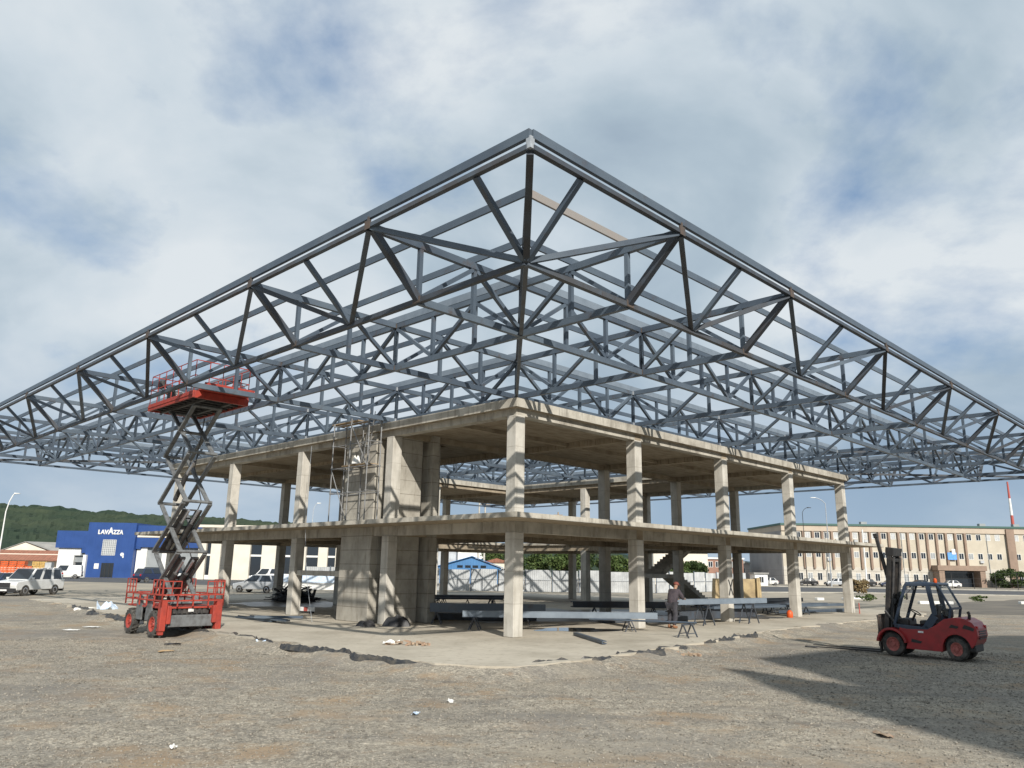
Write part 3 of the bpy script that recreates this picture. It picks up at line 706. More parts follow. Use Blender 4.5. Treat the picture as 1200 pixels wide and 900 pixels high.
# chassis side skirts, hood and counterweight: one outline cut by the wheel arches, two layers for a rounded section
outl = [(1.30, 0.95), (1.22, 0.90)] + arc(WB, 0.39, 0.47, 62, -8)[0:0]
low = [(0.62, 0.27), (-0.58, 0.25)] + arc(-WB, 0.36, 0.45, 0, 172) + [(-1.52, 0.42), (-1.66, 0.58), (-1.74, 0.80), (-1.72, 1.02), (-1.60, 1.20), (-1.38, 1.31), (-1.10, 1.34), (-0.72, 1.27), (-0.42, 1.06), (-0.16, 0.92), (0.55, 0.90), (0.78, 0.94)] + arc(WB, 0.39, 0.50, 118, 172)
def layer(scale, y0, y1, nm, mtl, par):
    pts = [(x, z) for x, z in low]; m = MB(); m.prism(pts, (0, y0, 0), (1, 0, 0), (0, 0, 1), (0, y1-y0, 0)); return m.build(nm, mtl, par, bevel=0.05, seg=3)
body = layer(1, -0.63, 0.63, 'body', 'fork_red', fk)
for sgn in (-1, 1):
    m = MB(); ring_o = arc(WB, 0.39, 0.53, 8, 172, 14); ring_i = arc(WB, 0.39, 0.45, 172, 8, 14)
    m.prism(ring_o+ring_i, (0, sgn*0.66-0.16, 0), (1, 0, 0), (0, 0, 1), (0, 0.32, 0)); m.build('fender', 'fork_red', body, bevel=0.02)
    m = MB()
    m.prism([(0.42, 0.50), (0.12, 0.46), (0.05, 0.53), (0.40, 0.60)], (0, sgn*0.632-0.01, 0), (1, 0, 0), (0, 0, 1), (0, 0.02, 0)); m.build('step_recess', 'fork_black', body)
    m = MB(); m.prism([(-1.28, 1.02), (-1.62, 0.94), (-1.66, 1.03), (-1.36, 1.13)], (0, sgn*0.632-0.012, 0), (1, 0, 0), (0, 0, 1), (0, 0.024, 0)); m.build('side_grille', 'fork_black', body)
    m = MB(); m.prism([(-0.86, 1.02), (-1.12, 1.0), (-1.18, 1.06), (-0.95, 1.12)], (0, sgn*0.632-0.012, 0), (1, 0, 0), (0, 0, 1), (0, 0.024, 0)); m.build('side_grille', 'fork_black', body)
m = MB()
for k in range(4): m.box(-1.752, -1.70, -0.42, 0.42, 0.70+k*0.07, 0.735+k*0.07)
m.build('rear_grille', 'fork_black', body)
MB().box(-1.5, -0.55, -0.40, 0.40, 0.4, 1.0).build('inner_wing', 'fork_black', fk)
for y in (-0.5, 0.5): MB().box(-1.74, -1.66, y-0.07, y+0.07, 1.0, 1.1).build('tail_light', 'tail_red', body, bevel=0.01)
MB().box(-1.60, -1.30, -0.5, 0.5, 0.28, 0.58).build('counterweight', 'fork_black', body, bevel=0.04)
MB().box(0.55, 1.45, -0.34, 0.34, 0.25, 0.86).build('front_axle_housing', 'fork_black', fk, bevel=0.03)
MB().box(-1.35, -0.7, -0.32, 0.32, 0.25, 0.46).build('rear_axle', 'fork_black', fk, bevel=0.03)
# cab
cabp = MB(); fr = []
A_t, A_b, S_m, B_b, B_t = (0.46, 2.32), (0.96, 1.00), (-0.02, 0.92), (-0.44, 1.36), (-0.30, 2.32)
for y in (-0.58, 0.58):
    m = MB()
    def bb(p, q, w=0.10, d=0.09): m.bar((p[0], y, p[1]), (q[0], y, q[1]), d, w, upv=Vector((0, 1, 0))) if False else m.bar((p[0], y, p[1]), (q[0], y, q[1]), w, d, upv=Vector((0, 1, 0)))
    bb(A_t, A_b, 0.10); bb(A_b, (0.82, 0.97), 0.13); bb((0.9, 0.98), S_m, 0.13); bb(S_m, (-0.2, 0.98), 0.18); bb((-0.12, 0.94), B_b, 0.26); bb(B_b, B_t, 0.16); bb((0.46, 2.33), (-0.62, 2.36), 0.10)
    bb((-0.60, 2.36), (-0.98, 1.62), 0.07); bb((-0.98, 1.64), (-0.90, 1.28), 0.08)
    m.build('cab_pillar', 'fork_blue', fk, bevel=0.02)
m = MB(); m.prism([(0.52, 2.30), (0.46, 2.40), (-0.3, 2.43), (-0.66, 2.40), (-0.66, 2.33)], (0, -0.62, 0), (1, 0, 0), (0, 0, 1), (0, 1.24, 0)); m.build('cab_roof', 'fork_blue', fk, bevel=0.03, seg=3)
MB().bar((0.955, -0.54, 1.02), (0.955, 0.54, 1.02), 0.08).bar((-0.96, -0.54, 1.6), (-0.96, 0.54, 1.6), 0.07).build('cab_crossbar', 'fork_blue', fk)
MB().slabquad((0.93, -0.53, 1.05), (0.93, 0.53, 1.05), (0.48, 0.53, 2.29), (0.48, -0.53, 2.29), 0.008).build('windscreen', 'glass', fk)
MB().slabquad((-0.64, -0.53, 2.32), (-0.64, 0.53, 2.32), (-0.97, 0.53, 1.66), (-0.97, -0.53, 1.66), 0.008).build('rear_window', 'glass', fk)
for y in (-0.585, 0.585):
    MB().add([(-0.36, y, 2.28), (-0.62, y, 2.30), (-0.95, y, 1.62), (-0.88, y, 1.36), (-0.52, y, 1.42)], [(0, 1, 2, 3, 4)]).build('side_window', 'glass', fk)
m = MB(); m.box(-0.35, 0.2, -0.27, 0.27, 1.02, 1.18); st_ = m.build('seat', 'fork_black', fk, bevel=0.05, seg=3)
MB().bar((-0.30, 0, 1.14), (-0.44, 0, 1.72), 0.48, 0.12, upv=Vector((1, 0, 0))).build('backrest', 'fork_black', st_, bevel=0.05, seg=3)
m = MB(); m.tube((0.62, 0, 0.98), (0.38, 0, 1.40), 0.04, 8)
for k in range(20):
    a0, a1 = 2*math.pi*k/20, 2*math.pi*(k+1)/20; e1 = Vector((0.85, 0, 0.5)).normalized(); e2 = Vector((0, 1, 0)); c0 = Vector((0.37, 0, 1.42))
    m.tube(c0 + (e1*math.cos(a0)+e2*math.sin(a0))*0.18, c0 + (e1*math.cos(a1)+e2*math.sin(a1))*0.18, 0.018, 6)
m.build('steering_wheel', 'fork_black', fk)
MB().box(0.5, 0.92, -0.42, 0.42, 0.96, 1.22).build('dashboard', 'fork_black', fk, bevel=0.06, seg=3)
m = MB(); m.lathe([(0.12, 0), (0.17, 0.06), (0.17, 0.26), (0.1, 0.30)], (-0.80, 0.32, 1.3), (0, 0, 1), 14); m.build('air_filter', 'fork_black', fk, smooth=True)
m = MB(); m.path([(-1.42, 0.2, 1.28), (-1.44, 0.2, 1.44), (-1.40, 0.2, 1.52)], 0.05, 10); m.build('exhaust', 'fork_black', fk, smooth=True)
for y in (0.66,): 
    m = MB(); m.path([(0.3, 0.6, 2.15), (0.36, 0.78, 2.05)], 0.012); m.cbox((0.37, 0.80, 1.95), (0.03, 0.13, 0.2)); m.build('mirror', 'fork_black', fk)
for y in (-0.4, 0.4): MB().lathe([(0.06, -0.05), (0.075, 0.02), (0.06, 0.05)], (0.52, y, 2.22), (1, 0, 0), 14).build('work_light', 'lamp_glass', fk, smooth=True)
# mast
for y in (-0.36, 0.36):
    m = MB(); m.box(1.28, 1.44, y-0.075, y+0.075, 0.16, 3.48); mm = m.build('mast_rail', 'fork_black', fk, bevel=0.01)
    MB().box(1.31, 1.43, y*0.72-0.05, y*0.72+0.05, 0.2, 3.54).build('inner_rail', 'fork_black', mm, bevel=0.01)
    MB().tube((1.22, y*0.9, 0.35), (1.22, y*0.9, 3.3), 0.05, 12).build('lift_cylinder', 'lift_dark', mm, smooth=True)
for bx_ in ((1.20, 1.50, -0.44, 0.44, 3.32, 3.60), (1.22, 1.46, -0.40, 0.40, 3.12, 3.24), (1.26, 1.42, -0.42, 0.42, 1.7, 1.86), (1.26, 1.42, -0.42, 0.42, 0.3, 0.5)): MB().box(*bx_).build('mast_crosshead', 'fork_black', fk, bevel=0.02)
for y in (-0.14, 0.14): MB().box(1.44, 1.47, y-0.03, y+0.03, 0.5, 3.36).build('chain', 'rust', fk)
for y in (-0.2, 0.05): MB().path([(1.49, y, 0.8), (1.50, y, 2.0), (1.47, y, 3.36)], 0.02, 6).build('hose', 'fork_black', fk)
m = MB(); m.box(1.48, 1.56, -0.62, 0.62, 0.28, 0.42); m.box(1.48, 1.56, -0.62, 0.62, 0.62, 0.76)
for k in range(7): m.box(1.50, 1.55, -0.6+k*0.19, -0.54+k*0.19, 0.42, 1.26)
m.box(1.49, 1.56, -0.62, 0.62, 1.24, 1.30); ca = m.build('carriage', 'rust', fk)
for y in (-0.42, 0.30):
    m = MB(); m.box(1.56, 1.62, y-0.07, y+0.07, 0.08, 0.85); m.bar((1.60, y, 0.085), (4.5, y, 0.07), 0.16, 0.06, w2=0.09, h2=0.025); m.build('fork', 'fork_black', ca)
for s in (-1, 1): MB().tube((0.9, s*0.45, 0.98), (1.3, s*0.42, 1.45), 0.045, 10).build('tilt_cylinder', 'lift_dark', fk, smooth=True)
m = MB(); m.bar((1.44, 0.2, 2.5), (1.94, 0.2, 3.95), 0.10, 0.12); m.bar((1.92, 0.2, 3.87), (1.97, 0.2, 4.02), 0.13, 0.15); m.build('jib_arm', 'fork_black', fk, bevel=0.015)

# the mast leans back a little
piv = Vector((1.36, 0, 0.4)); tilt = Matrix.Rotation(R(-7.5), 4, 'Y')
for o in fk.children:
    if o.name.split('.')[0] in ('mast_rail', 'mast_crosshead', 'chain', 'hose', 'carriage', 'jib_arm'):
        if o.name.startswith('carriage'): continue
        o.matrix_local = Matrix.Translation(piv) @ tilt @ Matrix.Translation(-piv)
MB().box(-0.02, 0.16, 0.636, 0.642, 0.80, 0.86).build('type_plate', 'paper', fk)
MB().path([(1.2, 0.3, 0.9), (1.0, 0.34, 1.1), (0.9, 0.3, 0.95)], 0.02, 6).build('hose', 'lift_dark', fk)
MB().lathe([(0.05, 0), (0.06, 0.02), (0.055, 0.12), (0.02, 0.15)], (-0.5, 0.35, 2.41), (0, 0, 1), 12).build('beacon', 'gas_orange', fk, smooth=True)
for k in range(4): MB().bar((0.42-0.24*k, -0.56, 2.415), (0.42-0.24*k, 0.56, 2.415), 0.05, 0.03).build('roof_bar', 'fork_blue', fk)
m = MB(); m.box(1.5, 1.53, -0.5, 0.5, 1.3, 1.33); m.build('load_guard', 'fork_black', fk)
MB().box(1.465, 1.47, -0.1, 0.14, 0.82, 0.92).build('label_plate', 'paper', ch)

# ================================================================== THINGS ON THE CONCRETE FLOOR
def sawhorse(h=0.5, w=0.9):
    s = thing('sawhorse', 'steel sawhorse', 'sawhorse')
    MB().bar((-w/2, 0, h-0.03), (w/2, 0, h-0.03), 0.06, 0.06).build('top_bar', 'steel_rusty', s)
    for x in (-w/2+0.08, w/2-0.08):
        for y in (-1, 1): MB().bar((x, y*0.02, h-0.05), (x, y*0.22*h/0.5, 0.0), 0.045, 0.045).build('leg', 'steel_rusty', s)
    for y in (-1, 1): MB().bar((-w/2+0.08, y*0.16*h/0.5, h*0.3), (w/2-0.08, y*0.16*h/0.5, h*0.3), 0.03, 0.03).build('brace', 'steel_rusty', s)
    return s
lowh = sawhorse(0.5); tallh = sawhorse(0.94, 0.7)
lows = [(-1.5, 3.05, 1.5, 'low sawhorse under the end of the long grey beam behind the corner column'),
        (4.75, 3.5, 1.6, 'low sawhorse under the grey beam beside the first column of the right facade'),
        (-3.3, 6.3, 1.6, 'low sawhorse under the dark end of the deep beam near the board marked core wall'),
        (0.6, 6.3, 1.55, 'low sawhorse under the deep dark beam behind the corner column'),
        (-4.4, 20.2, 1.5, 'low sawhorse under the end of the pipes stacked far back by the puddle'),
        (-2.6, 20.4, 1.6, 'low sawhorse at the middle of the pipes stacked far back by the puddle'),
        (-1.0, 20.9, 1.5, 'low sawhorse near the open end of the far stack of pipes'),
        (6.55, 1.0, 0.9, 'low sawhorse standing alone nearest the gravel with a thin pipe on it'),
        (12.3, 15.0, 0.6, 'low sawhorse under the dark beams near the crossed column'),
        (17.5, 18.6, 0.6, 'low sawhorse under the dark beams past the orange gas can')]
for i, (x, y, a, lb) in enumerate(lows):
    o = lowh if i == 0 else copy_tree(lowh)
    o.location = (x, y, 0); o.rotation_euler.z = a; o['label'] = lb; o['group'] = 'sawhorses on the concrete floor'
for i, (x, y, a, lb) in enumerate([(8.9, 7.8, 2.2, 'tall sawhorse under the grey beam beside the bending worker'), (11.6, 9.85, 2.2, 'tall sawhorse under the grey beam close to the crossed column')]):
    o = tallh if i == 0 else copy_tree(tallh)
    o.location = (x, y, 0); o.rotation_euler.z = a; o['label'] = lb; o['group'] = 'sawhorses on the concrete floor'
def channel(label, p, q, w, h, m='steel', t=0.03, n=1):
    """an open channel or a stack of bars resting from p to q (underside level)"""
    p = Vector(p); q = Vector(q); d = (q-p).normalized(); s = d.cross(ZV).normalized(); b = MB()
    o = thing('steel_beam', label, 'beam', tuple((p+q)/2), 0, 'steel beams laid out on the concrete floor'); c = (p+q)/2
    P = lambda v, z: v - c + ZV*z
    b.bar(P(p, t/2), P(q, t/2), w, t); b.bar(P(p, h-t/2), P(q, h-t/2), w, t)
    wb = MB().bar(P(p, h/2)+s*(w/2-t/2), P(q, h/2)+s*(w/2-t/2), t, h-2*t-0.004)
    b.build('flange', m, o); wb.build('web', m, o)
    return o
channel('long light grey beam on sawhorses behind the corner column', (-2.0, 3.0, 0.5), (5.9, 3.62, 0.5), 0.34, 0.24, 'plate_light')
channel('deep dark beam with a cut end lying behind the corner column', (-3.6, 6.25, 0.5), (1.5, 6.35, 0.5), 0.3, 0.38)
channel('grey beam the worker bends over, on tall sawhorses', (7.0, 6.5, 0.94), (12.6, 10.6, 0.94), 0.4, 0.24, 'plate_light')
channel('dark beam lying along the floor past the crossed column', (10.2, 13.2, 0.5), (19.6, 20.2, 0.5), 0.22, 0.16)
channel('dark beam beside the orange gas can, second from the yard', (10.6, 12.8, 0.5), (20.6, 20.2, 0.5), 0.2, 0.14)
channel('low dark beam on the floor reaching past the third column', (16.2, 19.2, 0.03), (22.4, 23.4, 0.03), 0.24, 0.16)
channel('dark beam on the floor in the shade under the far slab', (6.5, 14.2, 0.5), (14, 21, 0.5), 0.3, 0.2)
channel('short open channel lying flat on the floor beside the puddle', (2.35, 1.1, 0.02), (3.0, -2.4, 0.02), 0.16, 0.10)
for a_, b_, w_, h_, lb in [((-5.6, 21.8, 0.5), (0.2, 23.0, 0.5), 0.7, 0.2, 'broad dark stack of sections far back behind the stack of pipes'),
        ((-4.6, 9.0, 0.02), (1.2, 9.4, 0.02), 0.8, 0.3, 'dark stack of sections on the floor behind the deep dark beam'),
        ((3.2, 12.6, 0.5), (8.6, 13.4, 0.5), 0.6, 0.3, 'dark stack of sections behind the first column of the right facade'),
        ((8.2, 11.4, 0.02), (13.4, 15.8, 0.02), 0.9, 0.4, 'low dark stack of sections behind the worker'),
        ((10.2, 14.6, 0.5), (17.6, 20.4, 0.5), 0.8, 0.3, 'broad dark stack of sections behind the crossed column'),
        ((4.2, 8.6, 0.02), (8.4, 9.6, 0.02), 0.7, 0.3, 'dark stack of sections lying on the floor behind the worker and the first column'),
        ((12.8, 20.8, 0.5), (20.2, 26.4, 0.5), 0.7, 0.25, 'far dark stack of sections before the sandstone blocks')]:
    o = channel(lb, a_, b_, w_, h_, 'steel_rusty', 0.05)
for i, (x, y, a, lb) in enumerate([(-4.2, 22.1, 1.5, 'low sawhorse under the broad far stack, at its open end'), (-1.2, 22.7, 1.5, 'low sawhorse under the broad far stack by the pale fence'), (4.4, 12.8, 1.5, 'low sawhorse under the dark stack behind the first right column'), (7.6, 13.3, 1.5, 'low sawhorse under the far end of the stack behind the first right column'), (15.6, 18.9, 0.6, 'low sawhorse under the broad stack past the crossed column'), (19, 25.5, 0.6, 'low sawhorse under the stack before the sandstone blocks')]):
    o = copy_tree(lowh); o.location = (x, y, 0); o.rotation_euler.z = a; o['label'] = lb; o['group'] = 'sawhorses on the concrete floor'
for k, (dy, lb) in enumerate([(0, 'front pipe of the far stack by the puddle'), (0.22, 'middle pipe of the far stack by the puddle'), (0.45, 'rear pipe of the far stack by the puddle')]):
    o = MB().bar((-5.2, 20+dy, 0.55+0.0*k), (-0.4, 21+dy, 0.55), 0.1, 0.1).build('steel_tube', 'steel_rusty'); tag(o, lb, 'steel tube', 'pipes on the far sawhorses')
tag(MB().tube((3.0, 2.2, 0.535), (6.9, 0.95, 0.535), 0.035, 10).build('steel_pipe', 'steel', smooth=True), 'thin grey pipe lying on the foremost sawhorse', 'steel pipe')
for p, q, lb in (((-12.6, 8.0), (-10.2, 5.4), 'flat grey steel bar on the floor nearest the scissor lift'), ((-11.7, 6.9), (-9.4, 4.6), 'flat grey steel bar on the floor crossing another near the second left column'), ((-11.0, 5.3), (-9.0, 5.6), 'short dark steel bar lying across two others on the floor')):
    z = 0.02 if 'crossing' not in lb else 0.10
    if 'short' in lb: z = 0.18
    m = MB(); m.bar((*p, z+0.03), (*q, z+0.03), 0.26, 0.06); m.bar((*p, z+0.08), (*q, z+0.08), 0.03, 0.04); tag(m.build('steel_bar', 'steel'), lb, 'steel bar', 'bars left on the floor by the scissor lift')
# worker bending over the beam end (skin grown body)
def person(loc, rz, label, J, radii, edges):
    root = thing('person', label, 'person', loc, rz)
    def skin(name, verts, ed, rad, mtl, sub=2):
        me = bpy.data.meshes.new(name); me.from_pydata(verts, ed, []); me.materials.append(MATS[mtl])
        o = bpy.data.objects.new(name, me); COL.objects.link(o); o.parent = root
        o.modifiers.new('skin', 'SKIN'); sv = me.skin_vertices[0].data
        for i, r in enumerate(rad): sv[i].radius = (r, r) if not isinstance(r, tuple) else r
        sv[0].use_root = True
        s = o.modifiers.new('sub', 'SUBSURF'); s.levels = sub; s.render_levels = sub
        for p in me.polygons: p.use_smooth = True
        return o
    names = list(J); idx = {n: i for i, n in enumerate(names)}
    body = skin('body', [J[n] for n in names], [(idx[a], idx[b]) for a, b in edges], [radii[n] for n in names], 'skin')
    return root, skin
J = {'pelvis': (0, 0, 1.02), 'waist': (0.05, 0, 1.2), 'chest': (0.20, 0, 1.46), 'neck': (0.30, 0, 1.66), 'head': (0.36, 0, 1.80), 'crown': (0.38, 0, 1.90),
     'shL': (0.22, 0.21, 1.55), 'elL': (0.36, 0.27, 1.27), 'wrL': (0.62, 0.20, 1.22), 'haL': (0.72, 0.19, 1.21),
     'shR': (0.22, -0.21, 1.55), 'elR': (0.40, -0.27, 1.30), 'wrR': (0.64, -0.16, 1.24), 'haR': (0.74, -0.14, 1.22),
     'hiL': (0, 0.11, 0.96), 'knL': (0.08, 0.14, 0.54), 'anL': (-0.02, 0.15, 0.11), 'toL': (0.17, 0.16, 0.045),
     'hiR': (0, -0.11, 0.96), 'knR': (0.06, -0.14, 0.54), 'anR': (-0.10, -0.15, 0.11), 'toR': (0.09, -0.17, 0.045)}
Rr = dict(pelvis=0.13, waist=0.12, chest=(0.16, 0.13), neck=0.06, head=0.105, crown=0.075, shL=0.075, elL=0.05, wrL=0.036, haL=0.04, shR=0.075, elR=0.05, wrR=0.036, haR=0.04,
          hiL=0.105, knL=0.07, anL=0.045, toL=0.04, hiR=0.105, knR=0.07, anR=0.045, toR=0.04)
Ed = [('pelvis', 'waist'), ('waist', 'chest'), ('chest', 'neck'), ('neck', 'head'), ('head', 'crown'), ('chest', 'shL'), ('shL', 'elL'), ('elL', 'wrL'), ('wrL', 'haL'), ('chest', 'shR'), ('shR', 'elR'), ('elR', 'wrR'), ('wrR', 'haR'),
      ('pelvis', 'hiL'), ('hiL', 'knL'), ('knL', 'anL'), ('anL', 'toL'), ('pelvis', 'hiR'), ('hiR', 'knR'), ('knR', 'anR'), ('anR', 'toR')]
wk, skin = person((6.95, 5.55, 0.0), 0.75, 'worker in grey jacket and dark trousers leaning over a steel beam', J, Rr, Ed)
skin('jacket', [(0.0, 0, 0.93)] + [J[k] for k in ('waist', 'chest', 'shL', 'elL', 'wrL', 'shR', 'elR', 'wrR')] + [(0.27, 0, 1.61)], [(0, 1), (1, 2), (2, 3), (3, 4), (4, 5), (2, 6), (6, 7), (7, 8), (2, 9)], [0.215, 0.225, (0.25, 0.215), 0.13, 0.095, 0.07, 0.13, 0.095, 0.07, 0.10], 'cloth_grey')
skin('trousers', [(0, 0, 1.0)] + [J[k] for k in ('hiL', 'knL', 'hiR', 'knR')] + [(-0.02, 0.15, 0.14), (-0.10, -0.15, 0.14)], [(0, 1), (1, 2), (2, 5), (0, 3), (3, 4), (4, 6)], [0.19, 0.15, 0.115, 0.15, 0.115, 0.10, 0.10], 'cloth_dark')
for a, t in (('anL', 'toL'), ('anR', 'toR')):
    A_, T_ = Vector(J[a]), Vector(J[t]); skin('boot', [tuple(A_+Vector((-0.02, 0, 0.06))), tuple(A_+Vector((-0.03, 0, -0.04))), tuple(T_+Vector((0.03, 0, 0.015)))], [(0, 1), (1, 2)], [0.065, 0.068, 0.055], 'boot')
m = MB(); m.lathe([(0.125, 0), (0.125, 0.03), (0.11, 0.09), (0.06, 0.13), (0.01, 0.14)], (0.37, 0, 1.82), (0.2, 0, 1), 18); m.bar((0.44, 0, 1.83), (0.57, 0, 1.80), 0.17, 0.015); m.build('cap', 'cap_red', wk, smooth=True)
for s, h in ((1, 'haL'), (-1, 'haR')):
    hv = Vector(J[h])
    for k in range(4): skin('finger', [tuple(hv + Vector((0.0, -0.03+0.02*k, 0))), tuple(hv + Vector((0.05, -0.034+0.022*k, -0.005))), tuple(hv + Vector((0.085+0.008*(k in (1, 2)), -0.034+0.022*k, -0.035)))], [(0, 1), (1, 2)], [0.012, 0.010, 0.008], 'skin', 1)
    skin('thumb', [tuple(hv + Vector((-0.03, -s*0.03, 0))), tuple(hv + Vector((0.01, -s*0.065, -0.01))), tuple(hv + Vector((0.045, -s*0.07, -0.03)))], [(0, 1), (1, 2)], [0.014, 0.012, 0.009], 'skin', 1)
e = MB(); 
for s in (-1, 1):
    e.lathe([(0.004, -0.01), (0.014, 0), (0.004, 0.01)], (0.455, s*0.038, 1.795), (1, 0, 0), 8)
e.build('eyes', 'trim_black', wk)
MB().bar((0.455, 0, 1.79), (0.485, 0, 1.755), 0.022, 0.02).build('nose', 'skin', wk, bevel=0.006)
MB().cbox((0.462, 0, 1.725), (0.012, 0.05, 0.01)).build('mouth', 'boot', wk)
# orange gas can, marker post, tarp heap, bags, barrier plank
gc = thing('gas_can', 'small orange gas can at the foot of the third right column', 'gas can', (15.55, 15.3, 0))
MB().lathe([(0.15, 0.0), (0.17, 0.03), (0.17, 0.28), (0.10, 0.37), (0.05, 0.40)], (0, 0, 0), (0, 0, 1), 18).build('tank', 'gas_orange', gc, smooth=True)
MB().path([(-0.08, 0, 0.38), (-0.08, 0, 0.48), (0.08, 0, 0.48), (0.08, 0, 0.38)], 0.015).build('handle', 'trim_black', gc)
tag(MB().bar((21.95, 20.9, 0), (21.95, 20.9, 0.62), 0.05, 0.05).bar((21.95, 20.9, 0.62), (21.95, 20.9, 0.66), 0.03, 0.03).build('marker_post', 'mast_red'), 'short red marker stake beside the last column of the right facade', 'stake')
def lump(name, m, c, rx, ry, rz, seed, label, cat, group=None, n=22, rough=0.35, sharp=2.0):
    o = Vector((seed*7.3, seed*3.1, 0)); b = MB()
    def fn(u, v):
        t = 2*math.pi*u; k = 1-v
        r = v**0.75; d = Vector((math.cos(t)*r, math.sin(t)*r, 0)); nn = mnoise.noise((d*sharp)+o)
        edge = 1 + rough*mnoise.noise(Vector((math.cos(t)*1.7, math.sin(t)*1.7, 0))+o)
        return (c[0]+rx*d.x*edge, c[1]+ry*d.y*edge, c[2]+max(0.0, rz*(1-v*v)*(1+rough*1.6*nn)) + (0.012 if v < 0.99 else 0))
    b.grid(fn, n, 10); return tag(b.build(name, m, smooth=sharp < 3), label, cat, group)
def scrap_heap(x, y):
    rr = random.Random(77); b = MB(); o = Vector((3, 1, 2))
    b.grid(lambda u, v: (x+1.5*v*math.cos(6.2832*u)*(1+0.3*mnoise.noise(Vector((math.cos(6.28*u), math.sin(6.28*u), 4)))), y+1.0*v*math.sin(6.2832*u), max(0.0, 0.95*(1-v**1.5)+0.35*mnoise.noise(Vector((v*2*math.cos(6.28*u), v*2*math.sin(6.28*u), 0))*1.8)*(1-v)+0.01)), 28, 9)
    for k in range(90):
        t = rr.uniform(0, 6.28); r_ = rr.random()**0.5; c = Vector((x+1.6*r_*math.cos(t), y+1.05*r_*math.sin(t), max(0.12, 1.05*(1-r_**1.6)+rr.uniform(-0.1, 0.2))))
        d = Vector((rr.uniform(-1, 1), rr.uniform(-1, 1), rr.uniform(-0.35, 0.45))).normalized()*rr.uniform(0.2, 0.75)
        if (c-d).z < 0.03 or (c+d).z < 0.03: d.z = 0
        b.bar(c-d, c+d, rr.uniform(0.04, 0.22), rr.uniform(0.02, 0.07))
    o = tag(b.build('scrap_heap', 'tarp_black'), 'dark heap of scrap and offcuts behind the second left column', 'heap'); o['kind'] = 'stuff'
scrap_heap(-14.6, 25.4)
lump('rubbish_sack', 'tarp_black', (-4.75, 4.35, 0), 0.55, 0.35, 0.38, 5, 'dark rubbish sack against the first column of the left facade', 'sack')
lump('rubbish_sack', 'tarp_black', (-6.0, 4.0, 0), 0.4, 0.3, 0.22, 6, 'dark rubbish sack in front of the board marked core wall', 'sack')
bp = thing('barrier_plank', 'white and red striped barrier plank on the floor between the left columns', 'barrier', (-10.6, 12.2, 0), -0.5)
m = MB(); m.box(-0.7, 0.7, -0.02, 0.02, 0.12, 0.32); m.build('plank', 'white_paint', bp)
for x in (-0.45, 0.1): MB().box(x-0.13, x+0.13, -0.024, 0.024, 0.121, 0.319).build('red_stripe', 'mast_red', bp)
for x in (-0.5, 0.5): MB().box(x-0.04, x+0.04, -0.15, 0.15, 0, 0.12).build('foot', 'trim_black', bp)
MB().box(-0.12, 0.12, 11.0, 15.05, 1.92, 2.16).build('beam', 'concrete_edge', house)
# scaffold on the middle slab in front of the core
sc = thing('scaffold', 'narrow tube scaffold with planks against the core wall on the middle floor', 'scaffold', (0, 0, 0), R(45))
for x in (-1.22, -0.55):
    for y in (7.95, 9.35, 10.75):
        z1 = 9.0 if y < 10 else 8.9
        m = MB().tube((x, y, Z1T), (x, y, z1), 0.028, 8); m.cbox((x, y, Z1T+0.01), (0.14, 0.14, 0.02)); m.build('standard', 'scaffold_tube', sc, smooth=True)
for z in (5.6, 6.75, 7.8, 8.75):
    for x in (-1.22, -0.55): MB().tube((x, 7.9, z), (x, 10.8, z), 0.022, 8).build('ledger', 'scaffold_tube', sc)
    for y in (7.95, 9.35, 10.75): MB().tube((-1.28, y, z+0.05), (-0.48, y, z+0.05), 0.022, 8).build('transom', 'scaffold_tube', sc)
MB().tube((-1.25, 10.75, 6.75), (-1.25, 9.35, Z1T+0.1), 0.022, 8).build('brace', 'scaffold_tube', sc); MB().tube((-1.25, 9.35, 8.75), (-1.25, 7.95, 6.75), 0.022, 8).build('brace', 'scaffold_tube', sc)
for z, y0, y1 in ((6.83, 8.0, 10.0), (8.86, 8.9, 11.0)):
    for k in range(2): MB().box(-1.2+k*0.32, -0.9+k*0.32, y0, y1, z, z+0.04).build('plank', 'wood', sc)
m = MB()
for x in (-1.05, -0.8): m.tube((x, 8.55, 6.87), (x, 8.15, 9.25), 0.02, 6)
for k in range(8): m.tube((-1.05, 8.55-0.05*k, 7.1+0.27*k), (-0.8, 8.55-0.05*k, 7.1+0.27*k), 0.015, 6)
m.build('ladder', 'scaffold_tube', sc)
lump('cement_sacks', 'paper', tuple(roof_mw @ Vector((0, 0, 0)) + Vector((0, 0, 0))) if False else (-7.1, 5.5, 6.885), 0.22, 0.16, 0.3, 9, 'pale sack lying on the upper scaffold plank', 'sack')
# thin rope from the middle slab to the ground by the second left column
tag(MB().path([(-9.9, 8.4, 8.1), (-9.75, 7.6, 4.6), (-9.3, 6.8, 2.0), (-8.6, 5.6, 0.02)], 0.009, 6).build('rope', 'galvanised'), 'thin pale rope hanging from the upper slab near the third left column', 'rope')

